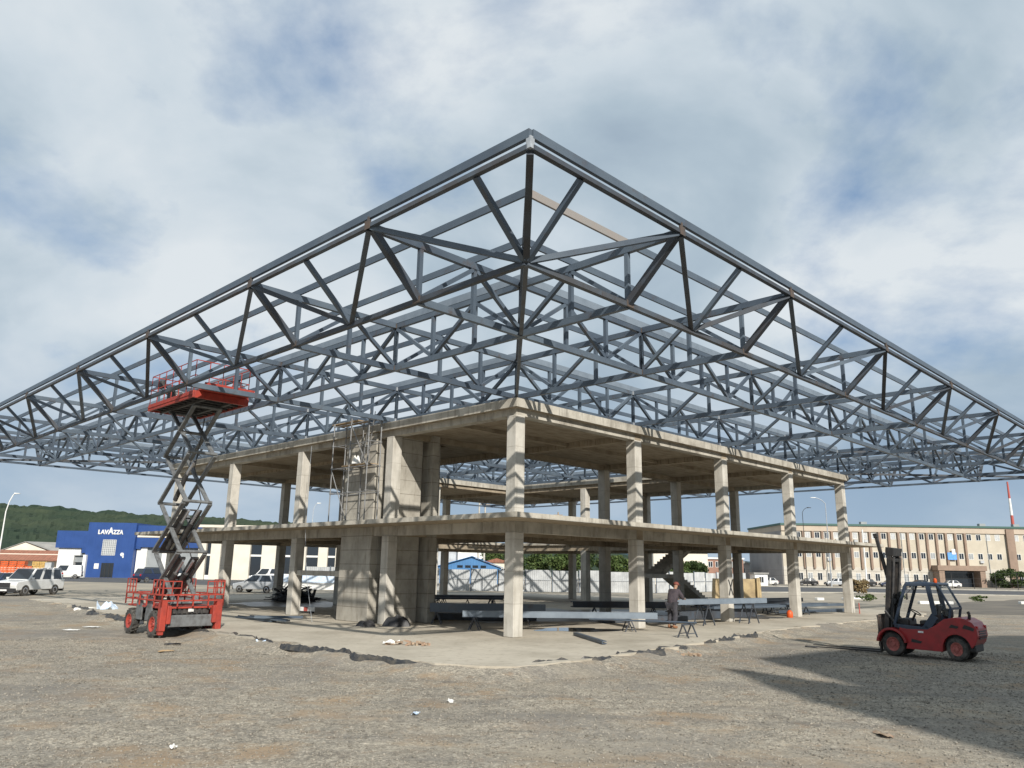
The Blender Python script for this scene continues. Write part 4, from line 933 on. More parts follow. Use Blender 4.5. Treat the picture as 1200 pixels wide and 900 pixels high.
# black sheeting along the floor edge, rubble and litter on the gravel
def ribbon(label, pts, w, seed):
    rr = random.Random(seed); b = MB(); o = Vector((seed*5.1, 0, 0)); P = [Vector((*p, 0)) for p in pts]
    ln = [0]
    for a, c in zip(P, P[1:]): ln.append(ln[-1]+(c-a).length)
    def at_(t):
        s = t*ln[-1]
        for i in range(len(P)-1):
            if s <= ln[i+1] or i == len(P)-2:
                k = (s-ln[i])/max(1e-6, ln[i+1]-ln[i]); return P[i].lerp(P[i+1], k), (P[i+1]-P[i]).normalized()
    def fn(u, v):
        p, d = at_(u); s = Vector((d.y, -d.x, 0)); q = p*1.0
        wob = mnoise.noise(p*0.9+o)*0.35; ww = 0.95*w*(0.35+1.0*abs(mnoise.noise(p*0.7+o*2)))*(min(1, u*8, (1-u)*8)**0.5+0.02)
        x = p + s*(wob + (v-0.5)*2*ww)
        h = 0.05 + 0.12*max(0, 1-(2*v-1)**2)*(0.4+abs(mnoise.noise(Vector((x.x, x.y, v))*3.1+o))*1.6)*(min(1, u*8, (1-u)*8)+0.02)
        return (x.x, x.y, GN + 0.12 + (h if 0.01 < v < 0.99 else -0.01))
    b.grid(fn, max(12, int(ln[-1]*9)), 8)
    return tag(b.build('plastic_sheeting', 'membrane'), label, 'plastic sheeting', 'black sheeting along the edge of the concrete floor')
ribbon('black sheeting crumpled along the far left floor edge', [(-25.5, 17.2), (-22.5, 13.6), (-20, 10.3)], 0.3, 1)
ribbon('black sheeting crumpled along the floor edge left of the scissor lift', [(-19.8, 10.0), (-17.6, 7.4), (-15.4, 5.0)], 0.35, 2)
ribbon('black sheeting along the floor edge just past the scissor lift', [(-10.6, 0.1), (-9.2, -1.4), (-7.6, -3.2)], 0.22, 3)
ribbon('long black sheeting along the floor edge before the core wall', [(-7.6, -3.2), (-5.8, -5.0), (-4.2, -6.5), (-2.2, -8.2)], 0.26, 4)
ribbon('small black sheeting piece at the front corner of the floor', [(0.3, -7.7), (0.9, -7.2), (1.6, -6.7)], 0.24, 6)
ribbon('black sheeting on the right floor edge in front of the first column', [(2.6, -5.9), (4.2, -3.9), (5.9, -1.7)], 0.22, 7)
ribbon('thin dark sheeting on the right floor edge before the crossed column', [(6.4, -1.2), (8.6, 1.7), (10.6, 4.6)], 0.12, 8)
ribbon('thin black sheeting between the lift and the long sheeting before the core wall', [(-14.6, 4.2), (-12.4, 1.8), (-10.9, 0.4)], 0.16, 9)
ribbon('narrow black sheeting at the right floor edge nearest the front corner', [(1.7, -6.7), (2.2, -6.3), (2.8, -5.8)], 0.14, 10)
def scrap(name, m, x, y, sx, sy, seed, label, cat, z=None, h=0.05, rot=None, group=None):
    rr = random.Random(seed); a = rr.uniform(0, 3.1) if rot is None else rot; b = MB(); o = Vector((seed*3.7, 1.1, 0))
    zz = GN if z is None else z
    if z is None: x, y = nr(x, y); zz = yard(x, y)
    def fn(u, v):
        X = (u-0.5)*sx; Y = (v-0.5)*sy; n1_ = mnoise.noise(Vector((u*2.3, v*2.3, 0))+o)
        X *= 1+0.5*mnoise.noise(Vector((v*2, 0, 5))+o); Y *= 1+0.5*mnoise.noise(Vector((u*2, 3, 0))+o)
        return (x+X*math.cos(a)-Y*math.sin(a), y+X*math.sin(a)+Y*math.cos(a), zz+0.015+h*max(0, 0.5+n1_))
    b.grid(fn, 8, 8); ob = b.build(name, m)
    so_ = ob.modifiers.new('thick', 'SOLIDIFY'); so_.thickness = 0.004
    return tag(ob, label, cat, group)
LG = 'litter along the edge of the concrete floor'
scrap('paper_scrap', 'paper', -15.7, -0.4, 0.5, 0.3, 1, 'white paper scrap on the gravel nearest the lift wheels', 'paper', group=LG)
scrap('paper_scrap', 'paper', -15.9, 1.4, 0.7, 0.35, 2, 'long white paper scrap on the gravel beyond the lift wheels', 'paper', group=LG)
scrap('plastic_bag', 'plastic_blue', -19.2, 9.2, 0.9, 0.7, 3, 'pale blue plastic bag on the sheeting left of the lift', 'plastic bag', h=0.55, group=LG)
scrap('plastic_bag', 'paper', -20.5, 9.9, 1.0, 0.5, 4, 'white plastic bag flattened beside the pale blue one', 'plastic bag', h=0.2, group=LG)
scrap('plastic_bag', 'paper', -17.6, 7.0, 0.9, 0.5, 5, 'white plastic bag at the floor edge behind the lift wheels', 'plastic bag', h=0.15, group=LG)
scrap('white_board', 'paper', -9.2, -2.3, 1.1, 0.4, 6, 'white flat board on the gravel before the lift bumper', 'board', h=0.04, rot=0.3, group=LG)
scrap('plastic_bag', 'plastic_blue', -7.5, -4.9, 0.5, 0.35, 7, 'crumpled pale bag on the gravel before the long sheeting', 'plastic bag', h=0.25, group=LG)
for i, (x, y, lb) in enumerate([(-7.3, -3.75, 'start'), (-6.5, -4.6, 'second stretch'), (-5.7, -5.4, 'middle'), (-4.9, -6.1, 'last stretch')]):
    scrap('foam_scrap', 'paper', x, y, 0.6, 0.22, 20+i, 'white foam scrap caught at the %s of the long black sheeting' % lb, 'foam scrap', h=0.12, rot=-0.75, group=LG)
scrap('blue_rag', 'plastic_blue', -1.8, -15.4, 0.26, 0.12, 9, 'small pale blue rag lying alone on the open gravel', 'rag', group=LG)
scrap('paper_scrap', 'paper', -4.75, -18.0, 0.16, 0.08, 10, 'tiny white scrap on the gravel closest to the camera', 'paper', group=LG)
scrap('paper_scrap', 'paper', -1.3, -14.1, 0.2, 0.12, 12, 'small white scrap in the middle of the gravel', 'paper', group=LG)
scrap('cardboard_scrap', 'cardboard', -9.7, -6.6, 0.45, 0.2, 13, 'brown cardboard scrap on the gravel in front of the lift', 'cardboard', group=LG)
scrap('wood_strip', 'tarp_black', -10.3, -4.7, 0.5, 0.16, 14, 'dark strip on the gravel before the lift', 'strip', group=LG)
scrap('green_rag', 'tin_white', -2.9, -7.3, 0.35, 0.2, 15, 'pale rag at the front edge of the floor', 'rag', group=LG)
scrap('cardboard_scrap', 'brick_rubble', -2.5, -8.9, 1.1, 0.16, 16, 'reddish flat strip lying at the front floor edge', 'strip', rot=-0.4, group=LG)
scrap('black_pot', 'tarp_black', -0.2, -8.95, 0.26, 0.2, 17, 'small black clod exactly at the front corner of the floor', 'clod', h=0.2, group=LG)
scrap('dark_cloth', 'tarp_black', -1.4, -10.0, 0.3, 0.2, 18, 'dark cloth scrap on the gravel before the front corner', 'cloth', group=LG)
scrap('wood_piece', 'tarp_black', 9.85, -2.75, 0.55, 0.12, 19, 'dark piece of wood on the gravel before the fork tips', 'wood', rot=-0.3, group=LG)
scrap('red_clod', 'brick_rubble', 5.5, -16.5, 0.4, 0.16, 30, 'reddish clod on the gravel inside the big shadow', 'clod', group=LG)
scrap('paper_scrap', 'paper', -3.9, -3.5, 0.5, 0.3, 31, 'white scrap on the floor beside the broken bricks', 'paper', z=0.0, h=0.12, group=LG)
for i, (x, y, s, lb) in enumerate([(-3.4, -3.5, 0.7, 'pile of broken bricks on the floor left of the corner column'), (5.3, -2.9, 0.8, 'pile of broken bricks at the right floor edge'), (6.3, -1.4, 0.6, 'small pile of brick bits at the right floor edge')]):
    rr = random.Random(40+i); b = MB()
    for k in range(26):
        r_ = rr.random()**0.6*s; t = rr.uniform(0, 6.28); c = (x+r_*math.cos(t), y+r_*math.sin(t)*0.5); z = (0 if i == 0 else GN)+0.03+0.12*max(0, 1-r_/s)*rr.random()
        d = Vector((rr.uniform(-1, 1), rr.uniform(-1, 1), rr.uniform(-0.2, 0.2))).normalized()*rr.uniform(0.05, 0.13)
        b.bar(Vector((*c, z))-d, Vector((*c, z))+d, rr.uniform(0.05, 0.1), rr.uniform(0.04, 0.08))
    o = tag(b.build('brick_rubble', 'brick_rubble'), lb, 'rubble'); o['kind'] = 'stuff'
# loose stones of the gravel yard near the camera
def stones():
    n = 75000; V = []; F = []
    base = np.array([(1,0,0),(-1,0,0),(0,1,0),(0,-1,0),(0,0,1),(0,0,-1)], float)
    fc = np.array([(0,2,4),(2,1,4),(1,3,4),(3,0,4),(2,0,5),(1,2,5),(3,1,5),(0,3,5)])
    r = rng.random(n); y = -22.5 + 22*r**1.6
    x = (rng.random(n)*2-1)*(0.72*(y+29.2)+1.5) - 0.36
    s = 0.007 + 0.016*rng.random(n)**3.5 + 0.0006*(y+22)
    fp_ = np.array(FLOOR); keep = np.ones(n, bool); ins = np.zeros(n, bool)
    for (xa, ya), (xb, yb) in zip(fp_, np.roll(fp_, -1, 0)):
        c_ = ((ya > y) != (yb > y)) & (x < (xb-xa)*(y-ya)/(yb-ya+1e-9)+xa); ins ^= c_
    keep = ~ins
    x, y, s = x[keep], y[keep], s[keep]; n = len(x)
    rot = rng.random(n)*6.28; sc_ = 0.7+0.6*rng.random((n, 3)); sc_[:, 2] *= 0.7
    jit = 1+0.35*(rng.random((n, 6, 1))-0.5)
    P = base[None]*jit*sc_[:, None, :]*s[:, None, None]
    c, sn = np.cos(rot)[:, None], np.sin(rot)[:, None]
    X = P[:, :, 0]*c-P[:, :, 1]*sn + x[:, None]; Y = P[:, :, 0]*sn+P[:, :, 1]*c + y[:, None]; Zz = P[:, :, 2] + np.array([yard(a_, b_) for a_, b_ in zip(x, y)])[:, None] + (s*0.22)[:, None]
    co = np.stack([X, Y, Zz], -1).reshape(-1, 3)
    fi = (fc[None]+(np.arange(n)*6)[:, None, None]).reshape(-1, 3)
    me = bpy.data.meshes.new('gravel_stones'); me.vertices.add(len(co)); me.vertices.foreach_set('co', co.ravel())
    me.loops.add(fi.size); me.loops.foreach_set('vertex_index', fi.ravel()); me.polygons.add(len(fi)); me.polygons.foreach_set('loop_start', np.arange(0, fi.size, 3)); me.polygons.foreach_set('loop_total', np.full(len(fi), 3))
    me.update(); me.validate(); me.materials.append(MATS['stones'])
    o = bpy.data.objects.new('gravel', me); COL.objects.link(o); o['kind'] = 'stuff'
stones()

# ================================================================== BACKGROUND BUILDINGS
def windowq(parent, x0, x1, z0, z1, y, m='dark_glass', frame='white_paint', bar=True, name='window', fw_=0.07, depth=0.10):
    """a window in a wall facing -y at y: frame proud of the wall, pane a sub-part"""
    f = MB(); f.box(x0, x1, y-0.05, y-0.002, z0, z0+fw_); f.box(x0, x1, y-0.05, y-0.002, z1-fw_, z1); f.box(x0, x0+fw_, y-0.05, y-0.002, z0+fw_, z1-fw_); f.box(x1-fw_, x1, y-0.05, y-0.002, z0+fw_, z1-fw_)
    if bar: f.box((x0+x1)/2-0.03, (x0+x1)/2+0.03, y-0.045, y-0.002, z0+fw_, z1-fw_)
    o = f.build(name, frame, parent); MB().box(x0+fw_, x1-fw_, y-0.022, y-0.003, z0+fw_, z1-fw_).build('pane', m, o); return o
# blue shop
shop = thing('blue_shop', 'bright blue shop building with a tall entrance tower and white lettering', 'shop', (0, 0, G))
Y0 = 102.0
MB().box(-69.6, -61.7, Y0, Y0+9, 0, 8.9).build('tower', 'shop_blue', shop)
m = MB(); m.box(-75.0, -69.62, Y0+0.6, Y0+14, 4.7, 7.5); m.box(-70.6, -69.62, Y0+0.62, Y0+1.0, 3.9, 4.7); m.build('parapet', 'shop_blue', shop)
m = MB(); m.box(-61.68, -45.0, Y0+0.6, Y0+14, 5.0, 8.55); m.box(-61.68, -60.9, Y0+0.62, Y0+1.0, 4.7, 5.0); m.build('parapet', 'shop_blue', shop)
m = MB(); m.box(-74.6, -71.9, Y0+1.0, Y0+12, 0, 4.7); m.box(-71.9, -70.9, Y0+1.02, Y0+2, 3.5, 4.7); m.box(-69.6, -69.1, Y0-0.5, Y0-0.01, 0, 3.6); m.build('wall', 'white_paint', shop)
m = MB(); m.box(-61.6, -59.9, Y0+1.0, Y0+12, 0, 5.0); m.box(-57.4, -55.2, Y0+1.02, Y0+12, 0, 4.6); m.build('wall', 'white_paint', shop)
m = MB(); m.box(-71.9, -69.62, Y0+1.5, Y0+12, 2.4, 3.5); m.box(-70.9, -69.62, Y0+1.04, Y0+1.45, 3.5, 3.9); m.build('cladding', 'panel_grey', shop); MB().box(-59.9, -57.4, Y0+1.3, Y0+12, 1.2, 5.0).build('cladding', 'panel_grey', shop); MB().box(-55.2, -45.2, Y0+1.4, Y0+12, 0, 5.0).build('cladding', 'panel_grey', shop)
MB().box(-71.85, -69.64, Y0+1.7, Y0+1.8, 0, 2.4).build('shop_window', 'dark_glass', shop); MB().box(-59.88, -57.42, Y0+1.5, Y0+1.6, 0, 1.2).build('shop_window', 'dark_glass', shop)
m = MB(); m.box(-61.6, -46, Y0+0.52, Y0+0.598, 6.6, 7.1); m.build('light_band', 'cream', shop)
g = MB().box(-66.9, -64.7, Y0-0.03, Y0-0.003, 3.6, 6.1).build('window_grid', 'panel_grey', shop)
m = MB()
for k in range(8): m.box(-66.9+k*2.2/7-0.02, -66.9+k*2.2/7+0.02, Y0-0.05, Y0-0.031, 3.6, 6.1)
for k in range(8): m.box(-66.9, -64.7, Y0-0.056, Y0-0.051, 3.6+k*2.5/7-0.02, 3.6+k*2.5/7+0.02)
m.build('grille', 'white_paint', g)
d = MB(); d.box(-66.6, -64.7, Y0-0.04, Y0-0.003, 0.05, 2.35); dd = d.build('door', 'dark_glass', shop)
m = MB()
for x in (-66.6, -65.95, -65.3, -64.7): m.box(x-0.05, x+0.05, Y0-0.08, Y0-0.041, 0.05, 2.35)
m.build('frame', 'trim_black', dd)
MB().box(-67.85, -67.1, Y0-0.05, Y0-0.003, 1.4, 2.25).build('poster', 'paper', shop)
m = MB(); m.tube((-63.5, Y0-0.06, 3.75), (-63.5, Y0-0.003, 3.75), 0.3, 12); m.box(-63.4, -63.2, Y0-0.06, Y0-0.003, 3.2, 3.6); m.build('emblem', 'white_paint', shop)
def lettering(text, width, height, loc, mtl, parent, name='lettering', depth=0.08, bold=0.02, shear=0.0):
    c = bpy.data.curves.new('lettering', 'FONT'); c.body = text; c.align_x = 'LEFT'; c.extrude = depth/2; c.offset = bold; c.shear = shear
    t = bpy.data.objects.new('lettering', c); COL.objects.link(t); bpy.context.view_layer.update()
    dg = bpy.context.evaluated_depsgraph_get(); me = bpy.data.meshes.new_from_object(t.evaluated_get(dg)); bpy.data.objects.remove(t)
    co = np.empty(len(me.vertices)*3); me.vertices.foreach_get('co', co); co = co.reshape(-1, 3)
    mn, mx = co.min(0), co.max(0)
    out = np.stack([loc[0]+(co[:, 0]-mn[0])/(mx[0]-mn[0])*width, loc[1]-(co[:, 2]-mn[2]), loc[2]+(co[:, 1]-mn[1])/(mx[1]-mn[1])*height], -1)
    me.vertices.foreach_set('co', out.ravel()); me.materials.clear(); me.materials.append(MATS[mtl]); me.update()
    o = bpy.data.objects.new(name, me); COL.objects.link(o); o.parent = parent; return o
ly = Y0-0.003
lettering('LAV', 1.72, 0.74, (-67.9, ly, 6.98), 'white_paint', shop, bold=0.045); lettering('A', 0.95, 1.12, (-66.28, ly, 6.98), 'white_paint', shop, bold=0.045); lettering('ZZA', 1.72, 0.74, (-65.45, ly, 6.98), 'white_paint', shop, bold=0.045)
# cream building with tall pilasters
cb = thing('pillared_building', 'cream building with broad pilasters and tall dark windows behind the parked silver car', 'building', (0, 0, G))
MB().box(-50.2, -26.9, 100.6, 116, 0, 8.3).build('wall', 'cream', cb)
for x0, x1 in ((-50.2, -49.0), (-48.2, -46.6), (-44.6, -41.8), (-39.9, -36.9), (-34.6, -32.7), (-30.7, -29.2), (-27.9, -26.9)): MB().box(x0, x1, 99.9, 100.597, 0, 8.0).build('pilaster', 'cream', cb)
gx = [-49.0, -48.2, -46.6, -44.6, -41.8, -39.9, -36.9, -34.6, -32.7, -30.7, -29.2, -27.9]
for a, b in zip(gx[0::2], gx[1::2]):
    f = MB(); f.box(a, b, 100.4, 100.596, 3.75, 4.05); f.box(a, b, 100.4, 100.596, 0, 0.7); o = f.build('window', 'white_paint', cb)
    MB().box(a, b, 100.5, 100.594, 0.7, 3.75).box(a, b, 100.5, 100.594, 4.05, 8.0).build('pane', 'dark_glass', o)
MB().box(-50.6, -26.5, 99.7, 116.2, 8.3, 8.7).build('cornice', 'cream', cb)
# long hotel like office block on the right
ht = thing('office_block', 'long three storey beige office block with brown fins and green roof edge', 'building', (0, 0, G))
HY = 150.0
MB().box(63, 141, HY, HY+24, 0, 4.0).build('wall', 'hotel_base', ht)
MB().box(63, 141, HY+0.05, HY+24, 4.0, 11.95).build('wall', 'hotel_cream', ht)
MB().box(62.9, 141, HY-0.25, HY+24.1, 11.95, 13.2).build('parapet', 'hotel_pink', ht)
MB().box(62.7, 141, HY-0.5, HY+24.2, 13.2, 13.65).build('roof_edge', 'green_trim', ht)
MB().box(62.85, 62.997, HY+0.3, HY+24, 0, 11.94).build('side_wall', 'hotel_grey', ht)
wx = [64.6+2.18*k for k in range(35)]
rr = random.Random(4)
for k, x in enumerate(wx):
    if x > 139: break
    for z0_, z1_ in ((10.35, 11.75), (6.1, 7.5), (1.0, 2.7)):
        if z0_ < 2 and 96.5 < x < 108: continue
        if abs(x-115.3) < 1.3: continue
        mtl = 'dark_glass' if rr.random() < 0.62 else ('tin_white' if z0_ > 10 else 'panel_grey')
        windowq(ht, x-0.58, x+0.58, z0_, z1_, HY+(0.05 if z0_ > 4 else 0), mtl, fw_=0.08)
for k, x in enumerate(wx):
    if x > 105: break
    MB().prism([(x+0.86, 3.6), (x+1.32, 3.6), (x+1.32, 11.95), (x+0.86, 11.95)], (0, HY+0.047, 0), (1, 0, 0), (0, 0, 1), (0, -0.45, 0)).build('fin', 'hotel_brown', ht)
MB().box(114.4, 116.2, HY-0.6, HY-0.255, 0, 13.0).build('pilaster', 'hotel_brown', ht)
m = MB(); m.box(96.5, 107.5, HY-3.0, HY-0.01, 3.6, 4.7); m.box(96.8, 98.0, HY-2.8, HY-0.012, 0, 3.6); m.box(106, 107.2, HY-2.8, HY-0.012, 0, 3.6); en = m.build('entrance_porch', 'hotel_brown', ht)
MB().box(98.2, 105.8, HY-0.3, HY-0.02, 0, 3.5).build('entrance_door', 'dark_glass', en)
m = MB(); m.box(100.4, 102.4, HY-0.55, HY-0.45, 6.0, 7.6); m.build('banner', 'tarp_blue', ht); MB().box(101.4, 102.2, HY-0.62, HY-0.56, 7.2, 8.4).build('banner_top', 'paper', ht)
for x in (84, 112, 120, 128): MB().box(x-0.7, x+0.7, HY+4, HY+5, 13.652, 14.5).build('rooftop_unit', 'panel_grey', ht)
rr = random.Random(12)
for k in range(16):
    x = wx[rr.randrange(3, 33)]; z = rr.choice((5.35, 9.6)); 
    if abs(x-115.3) < 2 or 99 < x < 104: continue
    MB().box(x-0.42+0.013*k, x+0.42+0.013*k, HY-0.32-0.003*k, HY+0.04, z, z+0.6).build('air_conditioner', 'tin_white', ht)
for x in (72.95, 90.4, 110.0, 127.4): MB().tube((x, HY-0.06, 0), (x, HY-0.06, 11.9), 0.07, 8).build('drain_pipe', 'panel_grey', ht)
# transmission mast behind it
am = thing('radio_mast', 'red and white striped radio mast rising behind the beige office block', 'mast', (168.8, 230, G))
for i in range(6):
    MB().tube((0, 0, i*5.6), (0, 0, (i+1)*5.6-0.01), 0.8-0.09*i, 10, 0.8-0.09*(i+1)).build('mast_section', 'mast_red' if i % 2 == 1 else 'white_paint', am, smooth=True)
# low buildings at the far left
wh = thing('tiled_warehouse', 'low cream warehouse with red tiled lean-to roof below the wooded hill', 'warehouse', (0, 0, G))
MB().box(-106, -88.4, 131, 145, 0, 3.9).build('wall', 'cream', wh)
m = MB(); m.slabquad((-107, 129.2, 2.5), (-88.0, 129.2, 2.5), (-88.0, 132.5, 4.5), (-107, 132.5, 4.5), 0.12); m.build('lean_to_roof', 'roof_tile', wh)
m = MB(); m.prism([(-102.5, 4.5), (-93.5, 4.5), (-98.2, 6.1)], (0, 132.7, 0), (1, 0, 0), (0, 0, 1), (0, 0.3, 0)); m.build('gable', 'cream', wh)
m = MB(); m.slabquad((-92.5, 132.6, 4.4), (-80, 140, 4.4), (-86, 146, 6.2), (-98.2, 132.6, 6.25), 0.12); m.slabquad((-98.2, 132.6, 6.25), (-86, 146, 6.2), (-96, 146, 4.4), (-103.2, 132.6, 4.4), 0.12); m.build('roof', 'roof_grey', wh)
# crates in front of it
def crate(name, mtl, label, group):
    b = MB(); w_, d_, h_ = 1.18, 0.98, 0.8; t = 0.06
    for z in (0.02, 0.3, 0.58): b.box(0, w_, 0, t, z, z+0.2); b.box(0, w_, d_-t, d_, z, z+0.2); b.box(0, t, t, d_-t, z, z+0.2); b.box(w_-t, w_, t, d_-t, z, z+0.2)
    for x in (0.02, w_/2-0.06, w_-0.14):
        b.box(x, x+0.12, -0.03, -0.002, 0, h_)
    b.box(t, w_-t, t, d_-t, 0.05, 0.1)
    return tag(b.build(name, mtl), label, 'crate', group)
oc = crate('plastic_crate', 'crate_orange', 'orange plastic crate in the stacks before the tiled warehouse', 'orange crates stacked before the tiled warehouse')
yc = crate('wooden_crate', 'crate_yellow', 'yellowish wooden crate in the stacks beside the blue shop', 'yellow crates stacked beside the blue shop')
first = {id(oc): True, id(yc): True}
for kind, xs, nz in ((oc, [-87.6, -86.3, -85.0, -83.7, -82.4, -81.1], 3), (yc, [-79.7, -78.4], 3)):
    for i, x in enumerate(xs):
        for k in range(nz if not (kind is oc and i == 5) else 2):
            o = kind if first.pop(id(kind), None) else kind.copy()
            if o is not kind: COL.objects.link(o)
            o.location = (x+0.08*math.sin(k*2.1+i), 105+0.1*math.cos(k+i), G+0.8*k)
for (x, y, w_, h_, mtl, lb) in [(-76.6, 104.5, 1.1, 2.3, 'panel_grey', 'grey steel cabinet standing against the white shop wall')]:
    ob = thing('steel_cabinet', lb, 'cabinet', (x, y, G)); MB().box(-w_/2, w_/2, -0.4, 0.4, 0.1, h_).build('case', mtl, ob, bevel=0.02)
    for q in (-0.26, 0.26): MB().box(q-0.24, q+0.24, -0.425, -0.402, 0.2, h_-0.1).build('door', 'tin_white', ob)
    MB().box(-w_/2+0.05, w_/2-0.05, -0.35, 0.35, 0, 0.1).build('plinth', 'trim_black', ob)
# fence of pale sheets behind the building
fe = thing('sheet_fence', 'long pale corrugated sheet fence behind the concrete building', 'fence', (0, 0, G))
fp = [(-22, 57.6), (-14, 58.0), (-4, 58.6), (8, 59.4), (17, 61.5), (33, 80)]
for (xa, ya), (xb, yb) in zip(fp, fp[1:]):
    n = max(1, round(math.hypot(xb-xa, yb-ya)/3.2))
    for i in range(n):
        p = Vector((xa+(xb-xa)*i/n, ya+(yb-ya)*i/n, 0)); q = Vector((xa+(xb-xa)*(i+1)/n, ya+(yb-ya)*(i+1)/n, 0)); hh = 2.35+0.06*math.sin(i*3.3+xa)
        d = (q-p); nn = Vector((d.y, -d.x, 0)).normalized(); b = MB(); pts = []
        for k in range(25): pts.append(p + d*((k+0.3)/25.3) + nn*(0.03 if k % 2 else -0.03))
        b.add([(v.x, v.y, z) for v in pts for z in (0.05, hh)], [(2*k, 2*k+2, 2*k+3, 2*k+1) for k in range(24)]); b.build('sheet_panel', 'tin_white', fe)
        MB().box(p.x-0.05, p.x+0.05, p.y-0.12, p.y-0.04, 0, hh+0.1).build('fence_post', 'steel', fe)
        if i % 1 == 0: MB().bar(p + nn*0.06 + ZV*1.3, q + nn*0.06 + ZV*1.3, 0.04, 0.05).build('rail', 'galvanised', fe)
lw = thing('painted_wall', 'low white and pale blue wall seen between the left columns', 'wall', (0, 0, G))
MB().box(-25.5, -17.6, 55.0, 55.3, 0, 1.55).build('wall_face', 'white_paint', lw); MB().box(-24.6, -18.2, 54.96, 54.997, 0.7, 1.5).build('painted_panel', 'plastic_blue', lw)
# blue tin hall, white block and sheds beyond the fence
bh = thing('blue_hall', 'blue tin hall with a shallow gable and dark windows beyond the pale fence', 'hall', (0, 0, G))
m = MB(); m.prism([(-11.3, 0), (-0.9, 0), (-0.9, 2.6), (-5.6, 4.25), (-11.3, 2.6)], (0, 100, 0), (1, 0, 0), (0, 0, 1), (0, 14, 0)); m.build('wall', 'tin_blue', bh)
m = MB(); m.slabquad((-11.7, 99.6, 2.52), (-5.6, 99.6, 4.3), (-5.6, 114.3, 4.3), (-11.7, 114.3, 2.52), 0.1); m.slabquad((-5.6, 99.6, 4.3), (-0.5, 99.6, 2.52), (-0.5, 114.3, 2.52), (-5.6, 114.3, 4.3), 0.1); m.build('roof', 'tin_blue', bh)
for x in (-8.0, -6.7, -5.5, -4.2): windowq(bh, x, x+0.9, 2.5, 2.9, 100, frame='trim_black', bar=False, fw_=0.03)
def block(name, label, x0, x1, y, d_, h, mtl, rows, cols, roofm='roof_grey', ww=0.9, wh_=1.1, cat='building', flat=True, wz=None):
    t = thing(name, label, cat, (0, 0, G)); MB().box(x0, x1, y, y+d_, 0, h).build('wall', mtl, t)
    if flat: MB().box(x0-0.2, x1+0.2, y-0.2, y+d_+0.2, h, h+0.3).build('roof', roofm, t)
    else: MB().prism([(x0-0.4, h), (x1+0.4, h), ((x0+x1)/2, h+(x1-x0)*0.16)], (0, y-0.3, 0), (1, 0, 0), (0, 0, 1), (0, d_+0.6, 0)).build('roof', roofm, t)
    for r_ in range(rows):
        for c_ in range(cols):
            xx = x0+(x1-x0)*(c_+0.5)/cols; zz = h*(r_+0.55)/rows if wz is None else wz
            windowq(t, xx-ww/2, xx+ww/2, zz-wh_/2, zz+wh_/2, y, fw_=0.06)
    return t
block('white_block', 'white three storey block with rows of small windows beyond the blue hall', -27, -5.5, 180, 14, 8.3, 'white_paint', 3, 9)
block('grey_shed', 'small pale grey shed between the white block and the blue hall', -12.6, -9.0, 112, 6, 5.6, 'tin_white', 1, 1, 'roof_grey', wz=4.2)
block('red_roofed_house', 'small house with red tiled roof beside the blue hall', -4.5, 0.8, 128, 7, 3.6, 'cream', 1, 2, 'roof_tile', flat=False)
block('cream_house', 'cream flat roofed house beyond the fence on the right', 28.2, 38.6, 122, 10, 5.9, 'cream', 1, 5, 'white_paint', wz=3.6)
block('brick_house', 'low red brick house with white roof edge beside the cream house', 38.9, 46.0, 124, 10, 4.9, 'brick_red', 1, 5, 'white_paint', wz=3.9)
block('grey_roofed_house', 'grey roofed house beside the end wall of the office block', 50, 60, 165, 9, 4.6, 'hotel_grey', 1, 3, 'roof_grey', flat=False, wz=3.0)
block('white_hut', 'small white hut behind the sandstone blocks', 46.2, 48.6, 118, 3, 2.2, 'white_paint', 1, 1)
# wire fence along the street
wf = thing('wire_fence', 'dark wire fence on thin posts along the street before the office block', 'fence', (0, 0, G))
fx0 = [(44, 127), (70, 124.5), (92, 119.5), (124, 111.5), (150, 105)]
for (xa, ya), (xb, yb) in zip(fx0, fx0[1:]):
    n = round(math.hypot(xb-xa, yb-ya)/3.6); p0 = Vector((xa, ya, 0)); p1 = Vector((xb, yb, 0))
    for i in range(n): p = p0.lerp(p1, i/n); MB().bar(p, p+ZV*3.1, 0.07).build('fence_post', 'trim_black', wf)
    b = MB()
    for z in (0.2, 1.1, 2.0, 3.05): b.bar(p0+ZV*z, p1+ZV*z, 0.03)
    nn = round((p1-p0).length/0.9)
    for i in range(nn): p = p0.lerp(p1, i/nn); b.bar(p+ZV*0.1, p+ZV*3.05, 0.012)
    b.build('wire_mesh', 'trim_black', wf)
